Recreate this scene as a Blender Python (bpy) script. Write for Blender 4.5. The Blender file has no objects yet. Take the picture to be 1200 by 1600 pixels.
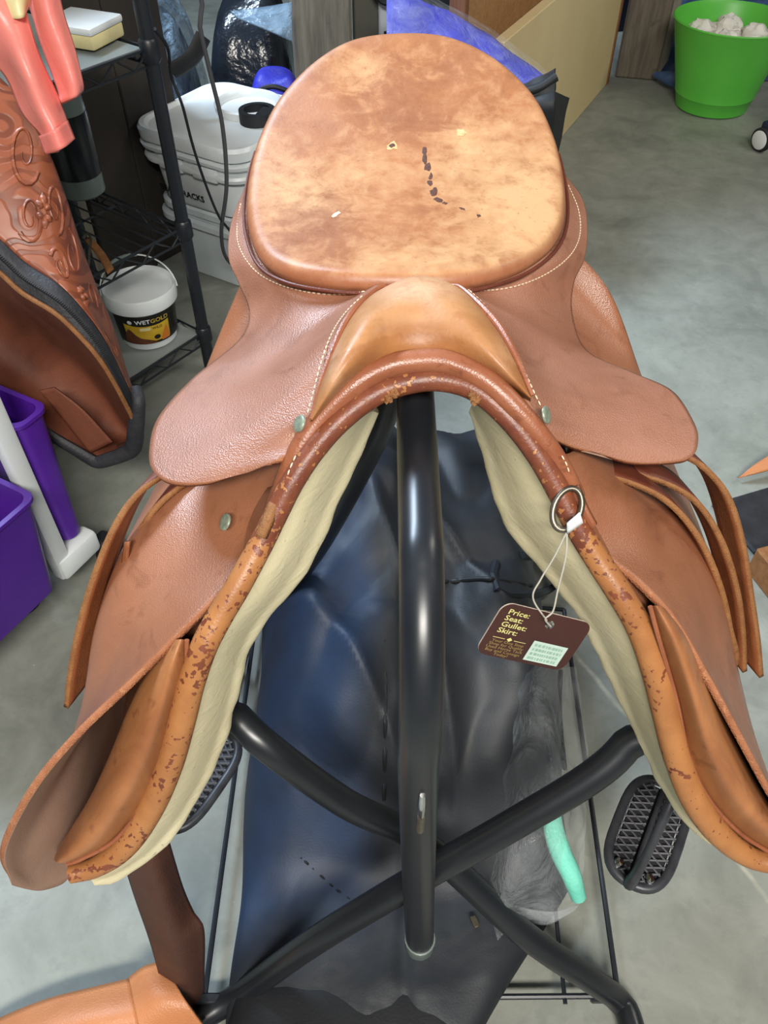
import bpy, bmesh, math, random
from mathutils import Vector, Matrix, noise as mnoise

# ------------------------------------------------------------------ camera, world, lights
S = bpy.context.scene
COL = S.collection
F_PX = 1280.0
PITCH = math.radians(47.0)
CAM = Vector((0.0, 0.0, 1.12))
cs, sn = math.cos(PITCH), math.sin(PITCH)

cam_data = bpy.data.cameras.new('camera')
cam_data.sensor_fit = 'VERTICAL'
cam_data.sensor_height = 24.0
cam_data.lens = F_PX / 1600.0 * 24.0
cam_data.clip_start = 0.02
cam_data.dof.use_dof = False
cam = bpy.data.objects.new('camera', cam_data)
COL.objects.link(cam)
cam.location = CAM
cam.rotation_euler = (math.pi / 2 - PITCH, 0, 0)
S.camera = cam

S.view_settings.view_transform = 'Standard'
S.view_settings.look = 'None'
S.view_settings.gamma = 1.0
S.view_settings.use_curve_mapping = False
S.view_settings.exposure = 0.0

W = bpy.data.worlds.new('world')
S.world = W
W.use_nodes = True
W.node_tree.nodes['Background'].inputs[0].default_value = (0.86, 0.93, 1.0, 1)
W.node_tree.nodes['Background'].inputs[1].default_value = 0.20


def area(name, loc, target, sx, sy, power, color):
    l = bpy.data.lights.new(name, 'AREA')
    l.shape = 'RECTANGLE'
    l.size, l.size_y = sx, sy
    l.energy = power
    l.color = color
    o = bpy.data.objects.new(name, l)
    COL.objects.link(o)
    o.location = loc
    o.rotation_euler = (Vector(target) - Vector(loc)).to_track_quat('-Z', 'Y').to_euler()
    return o


# ceiling shop lights of the room
area('ceiling_strip_light', (0.12, -1.25, 2.4), (0.05, 0.3, 0.4), 1.2, 0.3, 100, (1.0, 0.96, 0.88))
area('ceiling_strip_light', (-1.35, 2.1, 2.65), (-0.4, 1.2, 0.3), 1.4, 0.35, 140, (0.66, 0.82, 1.0))
area('ceiling_strip_light', (2.3, 1.3, 2.5), (1.0, 2.3, 0), 1.3, 0.3, 24, (1.0, 0.95, 0.86))

# ------------------------------------------------------------------ helpers


def ray(px, py):
    u, v = (px - 600) / F_PX, (py - 800) / F_PX
    return Vector((u, cs - v * sn, -(sn + v * cs)))


def P(px, py, val):
    """photo pixel -> point; val > 0: world y of the point; val < 0: height below the camera"""
    r = ray(px, py)
    return CAM + r * (val / r.y if val > 0 else val / r.z)


def PF(px, py, z=0.0):
    return P(px, py, z - CAM.z)


def proj(p):
    q = Vector(p) - CAM
    d = q.y * cs - q.z * sn
    up = q.y * sn + q.z * cs
    return 600 + q.x / d * F_PX, 800 - up / d * F_PX


def cr_eval(p, t):
    n = len(p)
    i = min(int(t), n - 2)
    f = t - i
    p1, p2 = p[i], p[i + 1]
    p0 = p[i - 1] if i > 0 else p1 * 2 - p2
    p3 = p[i + 2] if i + 2 < n else p2 * 2 - p1
    return 0.5 * ((2 * p1) + (p2 - p0) * f + (2 * p0 - 5 * p1 + 4 * p2 - p3) * f * f + (3 * p1 - p0 - 3 * p2 + p3) * f ** 3)


def cr(points, n, even=True):
    p = [Vector(q) for q in points]
    if len(p) == 2:
        return [p[0].lerp(p[1], i / (n - 1)) for i in range(n)]
    m = len(p) - 1
    if not even:
        return [cr_eval(p, m * i / (n - 1)) for i in range(n)]
    fine = [cr_eval(p, m * i / 240) for i in range(241)]
    L = [0.0]
    for a, b in zip(fine, fine[1:]):
        L.append(L[-1] + (b - a).length)
    out, j = [], 0
    for i in range(n):
        s = L[-1] * i / (n - 1)
        while j < 239 and L[j + 1] < s:
            j += 1
        d = L[j + 1] - L[j]
        out.append(fine[j].lerp(fine[j + 1], 0 if d < 1e-9 else min(1, (s - L[j]) / d)))
    return out


def patch(rows, nu, nv, even=True):
    R = [cr(r, nu, even) for r in rows]
    cols = [cr([r[i] for r in R], nv, False) for i in range(nu)]
    v = [cols[i][j] for j in range(nv) for i in range(nu)]
    f = [(j * nu + i, j * nu + i + 1, (j + 1) * nu + i + 1, (j + 1) * nu + i) for j in range(nv - 1) for i in range(nu - 1)]
    return v, f


def tube(path, r, seg=12, n=None, closed=False, flat=1.0, cap=True):
    """sweep a circle along path; r number or list; flat scales the second axis"""
    p = cr(path, n) if n else [Vector(q) for q in path]
    m = len(p)
    if isinstance(r, (list, tuple)):
        rr = [cr_eval([Vector((a, 0, 0)) for a in r], (len(r) - 1) * i / (m - 1)).x for i in range(m)]
    else:
        rr = [r] * m
    v, f = [], []
    t0 = (p[1] - p[0]).normalized()
    up = Vector((0, 0, 1)) if abs(t0.z) < 0.9 else Vector((0, 1, 0))
    nrm = (up - t0 * up.dot(t0)).normalized()
    for i in range(m):
        if closed:
            t = (p[(i + 1) % m] - p[i - 1]).normalized()
        else:
            t = (p[min(i + 1, m - 1)] - p[max(i - 1, 0)]).normalized()
        nrm = (nrm - t * nrm.dot(t)).normalized()
        b = t.cross(nrm)
        for k in range(seg):
            a = 2 * math.pi * k / seg
            v.append(p[i] + nrm * math.cos(a) * rr[i] + b * math.sin(a) * rr[i] * flat)
    for i in range(m if closed else m - 1):
        j = (i + 1) % m
        for k in range(seg):
            l = (k + 1) % seg
            f.append((i * seg + k, i * seg + l, j * seg + l, j * seg + k))
    if cap and not closed:
        f.append(tuple(reversed(range(seg))))
        f.append(tuple(range((m - 1) * seg, m * seg)))
    return v, f


def lathe(profile, seg=32, center=(0, 0, 0)):
    c = Vector(center)
    v, f = [], []
    m = len(profile)
    for r, z in profile:
        for k in range(seg):
            a = 2 * math.pi * k / seg
            v.append(c + Vector((r * math.cos(a), r * math.sin(a), z)))
    for i in range(m - 1):
        for k in range(seg):
            l = (k + 1) % seg
            f.append((i * seg + k, i * seg + l, (i + 1) * seg + l, (i + 1) * seg + k))
    if profile[0][0] > 1e-6:
        f.append(tuple(reversed(range(seg))))
    if profile[-1][0] > 1e-6:
        f.append(tuple(range((m - 1) * seg, m * seg)))
    return v, f


def rbox(size, bevel=0.0, seg=2, mat4=None):
    bm = bmesh.new()
    bmesh.ops.create_cube(bm, size=1.0)
    for v in bm.verts:
        v.co = Vector((v.co.x * size[0], v.co.y * size[1], v.co.z * size[2]))
    if bevel > 0:
        bmesh.ops.bevel(bm, geom=bm.edges[:], offset=bevel, segments=seg, affect='EDGES', profile=0.5)
    if mat4 is not None:
        bm.transform(mat4)
    v = [x.co.copy() for x in bm.verts]
    f = [tuple(y.index for y in x.verts) for x in bm.faces]
    bm.free()
    return v, f


def T(loc=(0, 0, 0), rz=0.0, rx=0.0, ry=0.0):
    return Matrix.Translation(loc) @ Matrix.Rotation(rz, 4, 'Z') @ Matrix.Rotation(ry, 4, 'Y') @ Matrix.Rotation(rx, 4, 'X')


def xf(vf, m):
    return [m @ Vector(q) for q in vf[0]], vf[1]


def join(*parts):
    v, f = [], []
    for pv, pf in parts:
        o = len(v)
        v += list(pv)
        f += [tuple(i + o for i in q) for q in pf]
    return v, f


def smoothed(mesh, ang=40):
    for p in mesh.polygons:
        p.use_smooth = True
    bm = bmesh.new()
    bm.from_mesh(mesh)
    c = math.radians(ang)
    for e in bm.edges:
        if len(e.link_faces) == 2 and e.calc_face_angle(0) > c:
            e.smooth = False
    bm.to_mesh(mesh)
    bm.free()


def obj(name, vf, mats, parent=None, smooth=40, solid=None, attrs=None, origin=None, fix=False):
    """one mesh object from world-space vertices; parent: an Empty or part whose world origin is stored"""
    v, f = vf
    v = [Vector(q) for q in v]
    if parent is not None:
        o0 = Vector(parent['_o'])
    elif origin is not None:
        o0 = Vector(origin)
    else:
        o0 = Vector((sum(q.x for q in v) / len(v), sum(q.y for q in v) / len(v), min(q.z for q in v)))
    me = bpy.data.meshes.new(name)
    me.from_pydata([q - o0 for q in v], [], f)
    me.update()
    if fix:
        bm = bmesh.new()
        bm.from_mesh(me)
        bmesh.ops.recalc_face_normals(bm, faces=bm.faces[:])
        bm.to_mesh(me)
        bm.free()
    for m in (mats if isinstance(mats, (list, tuple)) else [mats]):
        me.materials.append(m)
    if attrs:
        for k, vals in attrs.items():
            a = me.attributes.new(k, 'FLOAT', 'POINT')
            a.data.foreach_set('value', vals)
    if smooth:
        smoothed(me, smooth)
    o = bpy.data.objects.new(name, me)
    COL.objects.link(o)
    if parent is not None:
        o.parent = parent
    else:
        o.location = o0
    o['_o'] = tuple(o0)
    if solid:
        md = o.modifiers.new('thickness', 'SOLIDIFY')
        md.thickness = solid[0]
        md.offset = solid[1]
        md.use_even_offset = False
        if len(solid) > 2:
            md.material_offset = solid[2]
            md.material_offset_rim = solid[3]
    return o


def tag(o, label, cat, group=None):
    o['label'] = label
    o['category'] = cat
    if group:
        o['group'] = group
    return o


def thing(name, loc, label, cat, group=None):
    o = bpy.data.objects.new(name, None)
    COL.objects.link(o)
    o.location = loc
    o.empty_display_size = 0.05
    o['_o'] = tuple(loc)
    return tag(o, label, cat, group)


def text_mesh(s, size, align='LEFT', bold=0.0):
    c = bpy.data.curves.new('t', 'FONT')
    c.body = s
    c.size = size
    c.align_x = align
    c.offset = bold
    c.resolution_u = 2
    o = bpy.data.objects.new('t', c)
    COL.objects.link(o)
    dg = bpy.context.evaluated_depsgraph_get()
    me = bpy.data.meshes.new_from_object(o.evaluated_get(dg))
    v = [q.co.copy() for q in me.vertices]
    f = [tuple(p.vertices) for p in me.polygons]
    bpy.data.objects.remove(o)
    bpy.data.curves.remove(c)
    bpy.data.meshes.remove(me)
    return v, f


def nz(x, y=0.0, z=0.0):
    return mnoise.noise(Vector((x, y, z)))


# ------------------------------------------------------------------ materials


def lin(c):
    return tuple(((x / 255) / 12.92 if x / 255 <= 0.04045 else ((x / 255 + 0.055) / 1.055) ** 2.4) for x in c) + (1.0,)


class NT:
    def __init__(s, name):
        s.m = bpy.data.materials.new(name)
        s.m.use_nodes = True
        s.t = s.m.node_tree
        s.b = s.t.nodes['Principled BSDF']
        s.co = s.n('ShaderNodeTexCoord').outputs['Object']

    def n(s, t, **kw):
        x = s.t.nodes.new(t)
        for k, v in kw.items():
            setattr(x, k, v)
        return x

    def l(s, a, b):
        s.t.links.new(a, b)

    def noise(s, scale, detail=4, rough=0.55, dist=0.0, stretch=None):
        x = s.n('ShaderNodeTexNoise')
        x.inputs['Scale'].default_value = scale
        x.inputs['Detail'].default_value = detail
        x.inputs['Roughness'].default_value = rough
        x.inputs['Distortion'].default_value = dist
        co = s.co
        if stretch:
            mp = s.n('ShaderNodeMapping')
            mp.inputs['Scale'].default_value = stretch
            s.l(s.co, mp.inputs['Vector'])
            co = mp.outputs[0]
        s.l(co, x.inputs['Vector'])
        return x.outputs['Fac']

    def vor(s, scale, feature='F1'):
        x = s.n('ShaderNodeTexVoronoi', feature=feature)
        x.inputs['Scale'].default_value = scale
        s.l(s.co, x.inputs['Vector'])
        return x.outputs['Distance']

    def rng(s, a, lo, hi, to0=0.0, to1=1.0):
        x = s.n('ShaderNodeMapRange')
        x.inputs[1].default_value = lo
        x.inputs[2].default_value = hi
        x.inputs[3].default_value = to0
        x.inputs[4].default_value = to1
        s.l(a, x.inputs[0])
        return x.outputs[0]

    def math(s, op, a, b=None, c=None):
        x = s.n('ShaderNodeMath', operation=op)
        for i, q in enumerate((a, b, c)):
            if q is None:
                continue
            if isinstance(q, (int, float)):
                x.inputs[i].default_value = q
            else:
                s.l(q, x.inputs[i])
        return x.outputs[0]

    def attr(s, name):
        x = s.n('ShaderNodeAttribute', attribute_name=name)
        return x.outputs['Fac']

    def mix(s, fac, a, b):
        x = s.n('ShaderNodeMix', data_type='RGBA')
        for sock, q in ((x.inputs[0], fac), (x.inputs[6], a), (x.inputs[7], b)):
            if isinstance(q, (int, float)):
                sock.default_value = q
            elif isinstance(q, tuple):
                sock.default_value = q
            else:
                s.l(q, sock)
        return x.outputs[2]

    def color(s, c):
        if isinstance(c, tuple):
            s.b.inputs['Base Color'].default_value = c
        else:
            s.l(c, s.b.inputs['Base Color'])

    def set(s, **kw):
        for k, v in kw.items():
            s_ = s.b.inputs[k.replace('_', ' ')]
            if isinstance(v, (int, float, tuple)):
                s_.default_value = v
            else:
                s.l(v, s_)

    def bump(s, h, strength, dist=0.001, prev=None):
        x = s.n('ShaderNodeBump')
        x.inputs['Strength'].default_value = strength
        x.inputs['Distance'].default_value = dist
        s.l(h, x.inputs['Height'])
        if prev:
            s.l(prev, x.inputs['Normal'])
        s.l(x.outputs[0], s.b.inputs['Normal'])
        return x.outputs[0]


def simple(name, c1, c2=None, scale=8, lo=0.35, hi=0.65, rough=0.5, metal=0.0, bump=None, spec=0.5, detail=5, **kw):
    t = NT(name)
    if c2:
        t.color(t.mix(t.rng(t.noise(scale, detail), lo, hi), lin(c1), lin(c2)))
    else:
        t.color(t.mix(t.rng(t.noise(40, 3), 0.3, 0.7), lin(c1), tuple(x * 0.9 for x in lin(c1)[:3]) + (1,)))
    t.set(Roughness=rough, Metallic=metal, **kw)
    t.b.inputs['Specular IOR Level'].default_value = spec
    if bump:
        t.bump(t.noise(bump[0], 4), bump[1], bump[2])
    return t.m


def leather(name, c1, c2, c3=None, scale=14, grain=620, gs=0.35, rough=0.42, streak=None, spec=0.5):
    t = NT(name)
    a = t.rng(t.noise(scale, 6, 0.6, 0.4, streak), 0.32, 0.68)
    col = t.mix(a, lin(c1), lin(c2))
    if c3:
        col = t.mix(t.rng(t.noise(scale * 2.6, 5, 0.6, 0.8), 0.56, 0.74), col, lin(c3))
    t.color(col)
    t.set(Roughness=t.rng(t.noise(scale * 2, 4), 0.3, 0.7, rough - 0.06, rough + 0.1))
    t.b.inputs['Specular IOR Level'].default_value = spec
    v = t.vor(grain, 'F1')
    h = t.math('ADD', v, t.math('MULTIPLY', t.noise(grain * 0.6, 3), 0.8))
    t.bump(h, gs, 0.0012)
    return t.m


M = {}
M['skirt'] = leather('skirt_leather', (142, 94, 72), (158, 108, 86), (130, 84, 62), 12, 820, 0.28, 0.40, spec=.65)
M['flap'] = leather('flap_leather', (136, 86, 60), (154, 101, 73), (122, 75, 52), 10, 820, 0.22, 0.38, spec=.6)
M['suede'] = leather('flap_underside', (142, 114, 98), (158, 128, 112), None, 12, 900, 0.15, 0.75, spec=0.2)
M['edge'] = leather('cut_leather_edge', (166, 110, 78), (146, 92, 64), (186, 132, 96), 60, 900, 0.5, 0.7, spec=0.25)
M['strap'] = leather('strap_leather', (118, 66, 38), (146, 88, 52), None, 24, 700, 0.3, 0.45)
M['strap_edge'] = leather('strap_edge', (150, 104, 64), (128, 84, 50), (110, 70, 42), 70, 900, 0.4, 0.6, spec=0.3)
M['strap_dark'] = leather('strap_inner', (88, 40, 26), (104, 50, 32), None, 24, 700, 0.2, 0.5)
M['welt'] = leather('welt_leather', (134, 78, 52), (152, 94, 66), (110, 62, 42), 30, 700, 0.12, 0.32)
M['tan'] = leather('tan_leather', (196, 128, 82), (178, 112, 70), None, 9, 500, 0.25, 0.45)
M['darkbrown'] = leather('dark_brown_leather', (62, 36, 28), (78, 46, 34), None, 10, 500, 0.25, 0.55)


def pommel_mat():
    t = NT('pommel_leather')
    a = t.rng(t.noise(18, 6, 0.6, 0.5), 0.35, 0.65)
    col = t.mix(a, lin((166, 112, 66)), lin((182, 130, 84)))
    col = t.mix(t.math('MULTIPLY', t.attr('light'), 0.85), col, lin((212, 170, 136)))  # pale crown sheen painted as colour
    col = t.mix(t.math('MULTIPLY', t.attr('dark'), t.rng(t.noise(40, 5), 0.2, 0.7)), col, lin((140, 84, 48)))  # includes shading near the welt, painted as colour
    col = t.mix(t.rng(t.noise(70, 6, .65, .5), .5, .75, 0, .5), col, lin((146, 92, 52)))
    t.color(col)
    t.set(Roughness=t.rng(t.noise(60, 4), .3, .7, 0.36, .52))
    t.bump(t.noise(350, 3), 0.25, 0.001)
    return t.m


M['pommel'] = pommel_mat()


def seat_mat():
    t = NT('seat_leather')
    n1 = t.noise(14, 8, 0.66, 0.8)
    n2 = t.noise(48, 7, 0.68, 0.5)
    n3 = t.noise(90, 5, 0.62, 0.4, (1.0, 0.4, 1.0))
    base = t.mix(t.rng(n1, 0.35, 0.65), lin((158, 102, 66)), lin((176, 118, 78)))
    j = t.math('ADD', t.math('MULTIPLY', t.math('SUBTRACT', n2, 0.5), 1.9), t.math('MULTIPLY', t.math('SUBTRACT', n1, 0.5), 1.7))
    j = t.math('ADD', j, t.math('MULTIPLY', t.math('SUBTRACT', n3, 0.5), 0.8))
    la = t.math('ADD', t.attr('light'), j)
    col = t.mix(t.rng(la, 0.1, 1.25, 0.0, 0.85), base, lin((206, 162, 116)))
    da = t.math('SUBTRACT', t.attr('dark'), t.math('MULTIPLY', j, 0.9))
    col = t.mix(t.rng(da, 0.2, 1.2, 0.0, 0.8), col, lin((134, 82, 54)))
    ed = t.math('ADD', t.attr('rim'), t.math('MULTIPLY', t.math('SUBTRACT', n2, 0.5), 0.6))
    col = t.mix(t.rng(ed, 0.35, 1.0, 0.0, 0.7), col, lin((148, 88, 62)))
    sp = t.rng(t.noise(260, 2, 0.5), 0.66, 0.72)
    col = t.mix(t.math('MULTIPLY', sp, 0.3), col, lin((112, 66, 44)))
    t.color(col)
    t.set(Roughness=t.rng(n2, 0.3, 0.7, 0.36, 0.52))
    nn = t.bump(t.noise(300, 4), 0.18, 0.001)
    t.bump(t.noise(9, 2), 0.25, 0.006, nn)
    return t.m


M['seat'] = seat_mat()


def binding_mat():
    t = NT('worn_binding_leather')
    gold = t.mix(t.rng(t.noise(30, 5), 0.35, 0.65), lin((170, 115, 68)), lin((152, 99, 58)))
    dark = t.mix(t.rng(t.noise(60, 4), 0.35, 0.65), lin((104, 54, 38)), lin((126, 70, 46)))
    a = t.attr('dark')
    n = t.math('MULTIPLY', t.noise(210, 2, 0.45), 1.0)
    g = t.noise(28, 2)
    s = t.math('ADD', t.math('ADD', n, t.math('MULTIPLY', a, 0.36)), t.math('MULTIPLY', t.math('SUBTRACT', g, 0.5), 0.5))
    col = t.mix(t.rng(s, 0.585, 0.615), gold, dark)
    t.color(col)
    t.set(Roughness=0.4)
    t.bump(t.math('ADD', t.noise(500, 3), t.math('MULTIPLY', t.rng(s, 0.6, 0.63), -0.8)), 0.3, 0.001)
    return t.m


M['binding'] = binding_mat()


def knee_mat():
    t = NT('knee_roll_leather')
    a = t.rng(t.noise(11, 6, 0.6, 1.2, (1.6, 1.6, 0.5)), 0.35, 0.66)
    col = t.mix(a, lin((140, 88, 54)), lin((168, 112, 70)))
    col = t.mix(t.rng(t.noise(42, 3, 0.5), 0.62, 0.68, 0, 0.6), col, lin((122, 72, 42)))
    t.color(col)
    t.set(Roughness=0.42)
    t.bump(t.noise(420, 3), 0.2, 0.001)
    return t.m


M['knee'] = knee_mat()


def panel_mat():
    t = NT('cream_panel_leather')
    col = t.mix(t.rng(t.noise(9, 5, 0.6, 0.8), 0.3, 0.7), lin((238, 228, 192)), lin((228, 216, 178)))
    col = t.mix(t.rng(t.noise(20, 5, 0.6, 2.0, (1, 1, 0.3)), 0.64, 0.74, 0, 0.4), col, lin((170, 150, 104)))
    col = t.mix(t.rng(t.noise(160, 2), 0.7, 0.74, 0, 0.4), col, lin((150, 128, 90)))
    t.color(col)
    t.set(Roughness=0.5)
    nn = t.bump(t.noise(36, 3, 0.5, 0.8, (1, 1, 2.5)), 0.16, 0.005)
    t.bump(t.noise(600, 2), 0.15, 0.001, nn)
    return t.m


M['panel'] = panel_mat()
M['stitch'] = simple('thread', (226, 206, 176), rough=0.8)
M['rivet'] = simple('dull_rivet', (150, 160, 142), (122, 130, 112), 300, rough=0.4, metal=0.25)
M['steel'] = simple('steel', (128, 120, 106), (96, 90, 80), 60, rough=0.38, metal=0.8)
M['chrome'] = simple('chrome', (214, 214, 214), rough=0.12, metal=1.0)
M['black_tube'] = simple('black_gloss_paint', (24, 27, 32), (31, 34, 39), 10, rough=0.34, bump=(30, 0.05, 0.002), spec=0.6)
M['grey_tube'] = M['black_tube']
M['black_wire'] = simple('black_wire', (30, 34, 40), rough=0.4)
M['rubber'] = simple('black_rubber', (26, 26, 30), (38, 38, 42), 40, rough=0.65)
M['iron_black'] = simple('dark_iron', (70, 72, 78), (54, 55, 61), 50, rough=0.42, metal=0.3)
M['tread'] = simple('tread_grid', (92, 92, 97), (76, 76, 82), 60, rough=0.55)


def concrete():
    t = NT('concrete')
    col = t.mix(t.rng(t.noise(2.2, 8, 0.62, 0.5), 0.3, 0.7), lin((106, 109, 101)), lin((140, 143, 134)))
    col = t.mix(t.rng(t.noise(9, 7, 0.65, 0.6), 0.35, 0.72, 0, 0.55), col, lin((164, 166, 157)))
    col = t.mix(t.rng(t.noise(30, 6, 0.7), 0.52, 0.75, 0, 0.45), col, lin((108, 110, 104)))
    sp = t.rng(t.vor(22, 'F1'), 0.0, 0.04, 1.0, 0.0)
    col = t.mix(t.math('MULTIPLY', sp, 0.5), col, lin((214, 214, 204)))
    # pale filled joint running across the slab
    sep = t.n('ShaderNodeSeparateXYZ')
    t.l(t.co, sep.inputs[0])
    ax, ay, bx, by = 0.305, 0.74, 0.488, 0.378
    L = math.hypot(bx - ax, by - ay)
    nx, ny = -(by - ay) / L, (bx - ax) / L
    e = t.math('ADD', t.math('MULTIPLY', sep.outputs[0], nx), t.math('MULTIPLY', sep.outputs[1], ny))
    e = t.math('ADD', t.math('SUBTRACT', e, ax * nx + ay * ny), t.math('MULTIPLY', t.math('SUBTRACT', t.noise(6, 3), 0.5), 0.03))
    e = t.math('ABSOLUTE', e)
    line = t.math('MULTIPLY', t.rng(e, 0.001, 0.005, 1, 0), t.rng(t.noise(18, 3), 0.4, 0.6, 0.2, 0.8))
    col = t.mix(line, col, lin((205, 200, 178)))
    t.color(col)
    t.set(Roughness=t.rng(t.noise(6, 5), 0.3, 0.7, 0.45, 0.7))
    t.bump(t.noise(90, 6, 0.6), 0.18, 0.003)
    return t.m


M['concrete'] = concrete()


def wood(name, c1, c2, along='z', rough=0.7):
    t = NT(name)
    st = (14, 14, 1.2) if along == 'z' else (1.2, 14, 14)
    col = t.mix(t.rng(t.noise(5, 6, 0.6, 0.6, st), 0.35, 0.65), lin(c1), lin(c2))
    col = t.mix(t.rng(t.noise(22, 3), 0.66, 0.74, 0, 0.5), col, tuple(x * 0.4 for x in lin(c1)[:3]) + (1,))
    t.color(col)
    t.set(Roughness=rough)
    t.bump(t.noise(8, 5, 0.6, 0.4, st), 0.4, 0.004)
    return t.m


M['post'] = wood('weathered_post_wood', (104, 100, 90), (132, 127, 114))
M['post_dark'] = wood('dark_post_wood', (84, 76, 66), (110, 100, 86))
M['edge_wood'] = wood('brown_edge_wood', (104, 68, 40), (128, 86, 52))
M['beige'] = simple('beige_panel_paint', (216, 196, 150), (206, 184, 138), 3, rough=0.65, bump=(60, 0.08, 0.002))
M['brownboard'] = wood('brown_board', (170, 128, 82), (156, 114, 70), 'x')
M['wall'] = simple('dark_plank_wall', (52, 46, 40), (34, 31, 30), 4, rough=0.8, bump=(20, 0.4, 0.01))
M['wallgrey'] = simple('grey_wall', (92, 92, 82), (70, 70, 64), 3, rough=0.8, bump=(12, 0.3, 0.01))
M['ceiling'] = simple('pale_ceiling', (176, 176, 170), (160, 160, 154), 2, rough=0.9)
M['white_pl'] = simple('white_plastic', (226, 230, 230), (212, 218, 220), 6, rough=0.32, bump=(30, 0.05, 0.002))
M['white_pl2'] = simple('translucent_white_plastic', (206, 214, 216), (188, 198, 202), 8, rough=0.3)
M['green_pl'] = simple('green_plastic', (98, 196, 74), (86, 184, 64), 4, rough=0.38, bump=(200, 0.05, 0.001))
M['purple'] = simple('purple_plastic', (84, 34, 150), (72, 26, 136), 6, rough=0.32)
M['navy'] = simple('navy_black_fabric', (27, 31, 38), (37, 42, 50), 5, rough=0.62, bump=(420, 0.25, 0.001), spec=0.35)
def bag_mat():
    t = NT('garment_bag_fabric')
    a = t.mix(t.rng(t.noise(5, 5), .35, .65), lin((27, 30, 35)), lin((38, 42, 48)))
    b = t.mix(t.rng(t.noise(4, 5), .35, .65), lin((22, 34, 54)), lin((34, 54, 84)))
    t.color(t.mix(t.rng(t.math('ADD', t.attr('blue'), t.math('MULTIPLY', t.math('SUBTRACT', t.noise(7, 4), .5), .5)), .2, .9), a, b))
    t.set(Roughness=.55)
    nn = t.bump(t.noise(5, 3, .5, 1.0), .22, .03)
    t.bump(t.noise(420, 3), .2, .001, nn)
    return t.m


M['bagfabric'] = bag_mat()
M['navyblue'] = simple('navy_blue_fabric', (26, 38, 58), (36, 52, 78), 4, rough=0.5, bump=(380, 0.2, 0.001), spec=0.4)
M['blackfab'] = simple('black_fabric', (18, 20, 24), (26, 28, 33), 9, rough=0.6, bump=(300, 0.3, 0.001))
M['bluecloth'] = simple('royal_blue_cloth', (38, 40, 168), (58, 62, 190), 14, rough=0.5, bump=(26, 0.5, 0.01))
M['teal'] = simple('teal_knit', (130, 222, 200), (110, 204, 182), 20, rough=0.8, bump=(260, 0.6, 0.002))
M['bluetarp'] = simple('blue_tarp', (70, 96, 140), (44, 62, 100), 10, rough=0.45, bump=(14, 0.6, 0.02))
M['coral'] = simple('coral_satin', (236, 146, 134), (228, 122, 114), 7, rough=0.38, bump=(16, 0.4, 0.008))
M['tissue'] = simple('white_tissue', (232, 230, 222), (208, 204, 194), 16, rough=0.9, bump=(50, 0.5, 0.004))
M['liner'] = simple('clear_shelf_liner', (150, 156, 152), (132, 138, 136), 4, rough=0.35)
M['darkbottle'] = simple('black_bottle', (20, 22, 28), (14, 16, 20), 6, rough=0.25)
M['greybottle'] = simple('grey_translucent_bottle', (120, 132, 126), (104, 116, 112), 6, rough=0.3)
M['mint'] = simple('mint_plastic', (160, 206, 176), (198, 220, 206), 6, rough=0.35)
M['yellow'] = simple('yellow_print', (206, 172, 44), (190, 150, 36), 30, rough=0.4)
M['label_black'] = simple('black_print', (24, 22, 20), rough=0.35)
M['gold'] = simple('gold_print', (190, 160, 70), rough=0.4)
M['horsebrown'] = simple('brown_print', (84, 44, 26), (108, 60, 34), 60, rough=0.4)
M['orange_print'] = simple('orange_print', (206, 120, 44), rough=0.4)
M['cream_print'] = simple('cream_print', (226, 214, 160), rough=0.4)
M['tagbrown'] = simple('brown_card', (66, 36, 32), (58, 31, 28), 12, rough=0.45)
M['tag_edge'] = simple('card_edge', (220, 206, 196), rough=0.6)
M['tag_text'] = simple('tag_print', (206, 200, 130), rough=0.5)
M['tag_text2'] = simple('tag_small_print', (152, 130, 76), rough=0.5)
M['sticker'] = simple('white_sticker', (186, 206, 196), (176, 198, 188), 40, rough=0.5)
M['sticker_ink'] = simple('faded_ink', (132, 164, 148), (146, 176, 160), 200, rough=0.5)
M['string'] = simple('grey_elastic', (196, 192, 180), rough=0.7)
M['lining'] = leather('brown_lining', (92, 50, 36), (124, 72, 52), None, 7, 300, 0.2, 0.6, spec=0.3)
M['zip'] = simple('black_zip_tape', (34, 34, 38), (48, 48, 52), 40, rough=0.6, bump=(220, 0.6, 0.002))
M['cable'] = simple('grey_cable', (72, 72, 76), rough=0.5)


def plastic_film(name, tint, alpha, rough=0.12):
    t = NT(name)
    t.color(lin(tint))
    t.set(Roughness=rough, Alpha=t.rng(t.noise(16, 5, 0.6, 1.0), 0.4, 0.7, alpha * 0.6, alpha * 1.5))
    t.bump(t.noise(14, 5, 0.6, 1.5), 0.9, 0.02)
    return t.m


M['film'] = plastic_film('clear_plastic_film', (220, 226, 230), 0.14)
M['film2'] = plastic_film('crinkled_plastic', (128, 152, 172), 0.55, 0.1)


def tooled():
    t = NT('tooled_leather')
    w = t.n('ShaderNodeTexWave', wave_type='RINGS')
    w.inputs['Scale'].default_value = 10
    w.inputs['Distortion'].default_value = 16
    w.inputs['Detail'].default_value = 1.0
    w.inputs['Detail Scale'].default_value = 1.6
    t.l(t.co, w.inputs['Vector'])
    v = t.vor(34, 'SMOOTH_F1')
    h = t.math('ADD', t.rng(w.outputs['Fac'], 0.25, 0.6), t.math('MULTIPLY', v, 1.6))
    col = t.mix(t.rng(h, 0.3, 1.4), lin((112, 58, 38)), lin((150, 84, 56)))
    t.color(col)
    t.set(Roughness=0.42)
    t.bump(h, 0.3, 0.003)
    return t.m


M['tooled'] = tooled()

# ------------------------------------------------------------------ the room


def struct(name, vf, m, smooth=0):
    o = obj(name, vf, m, None, smooth)
    o['kind'] = 'structure'
    return o


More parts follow.
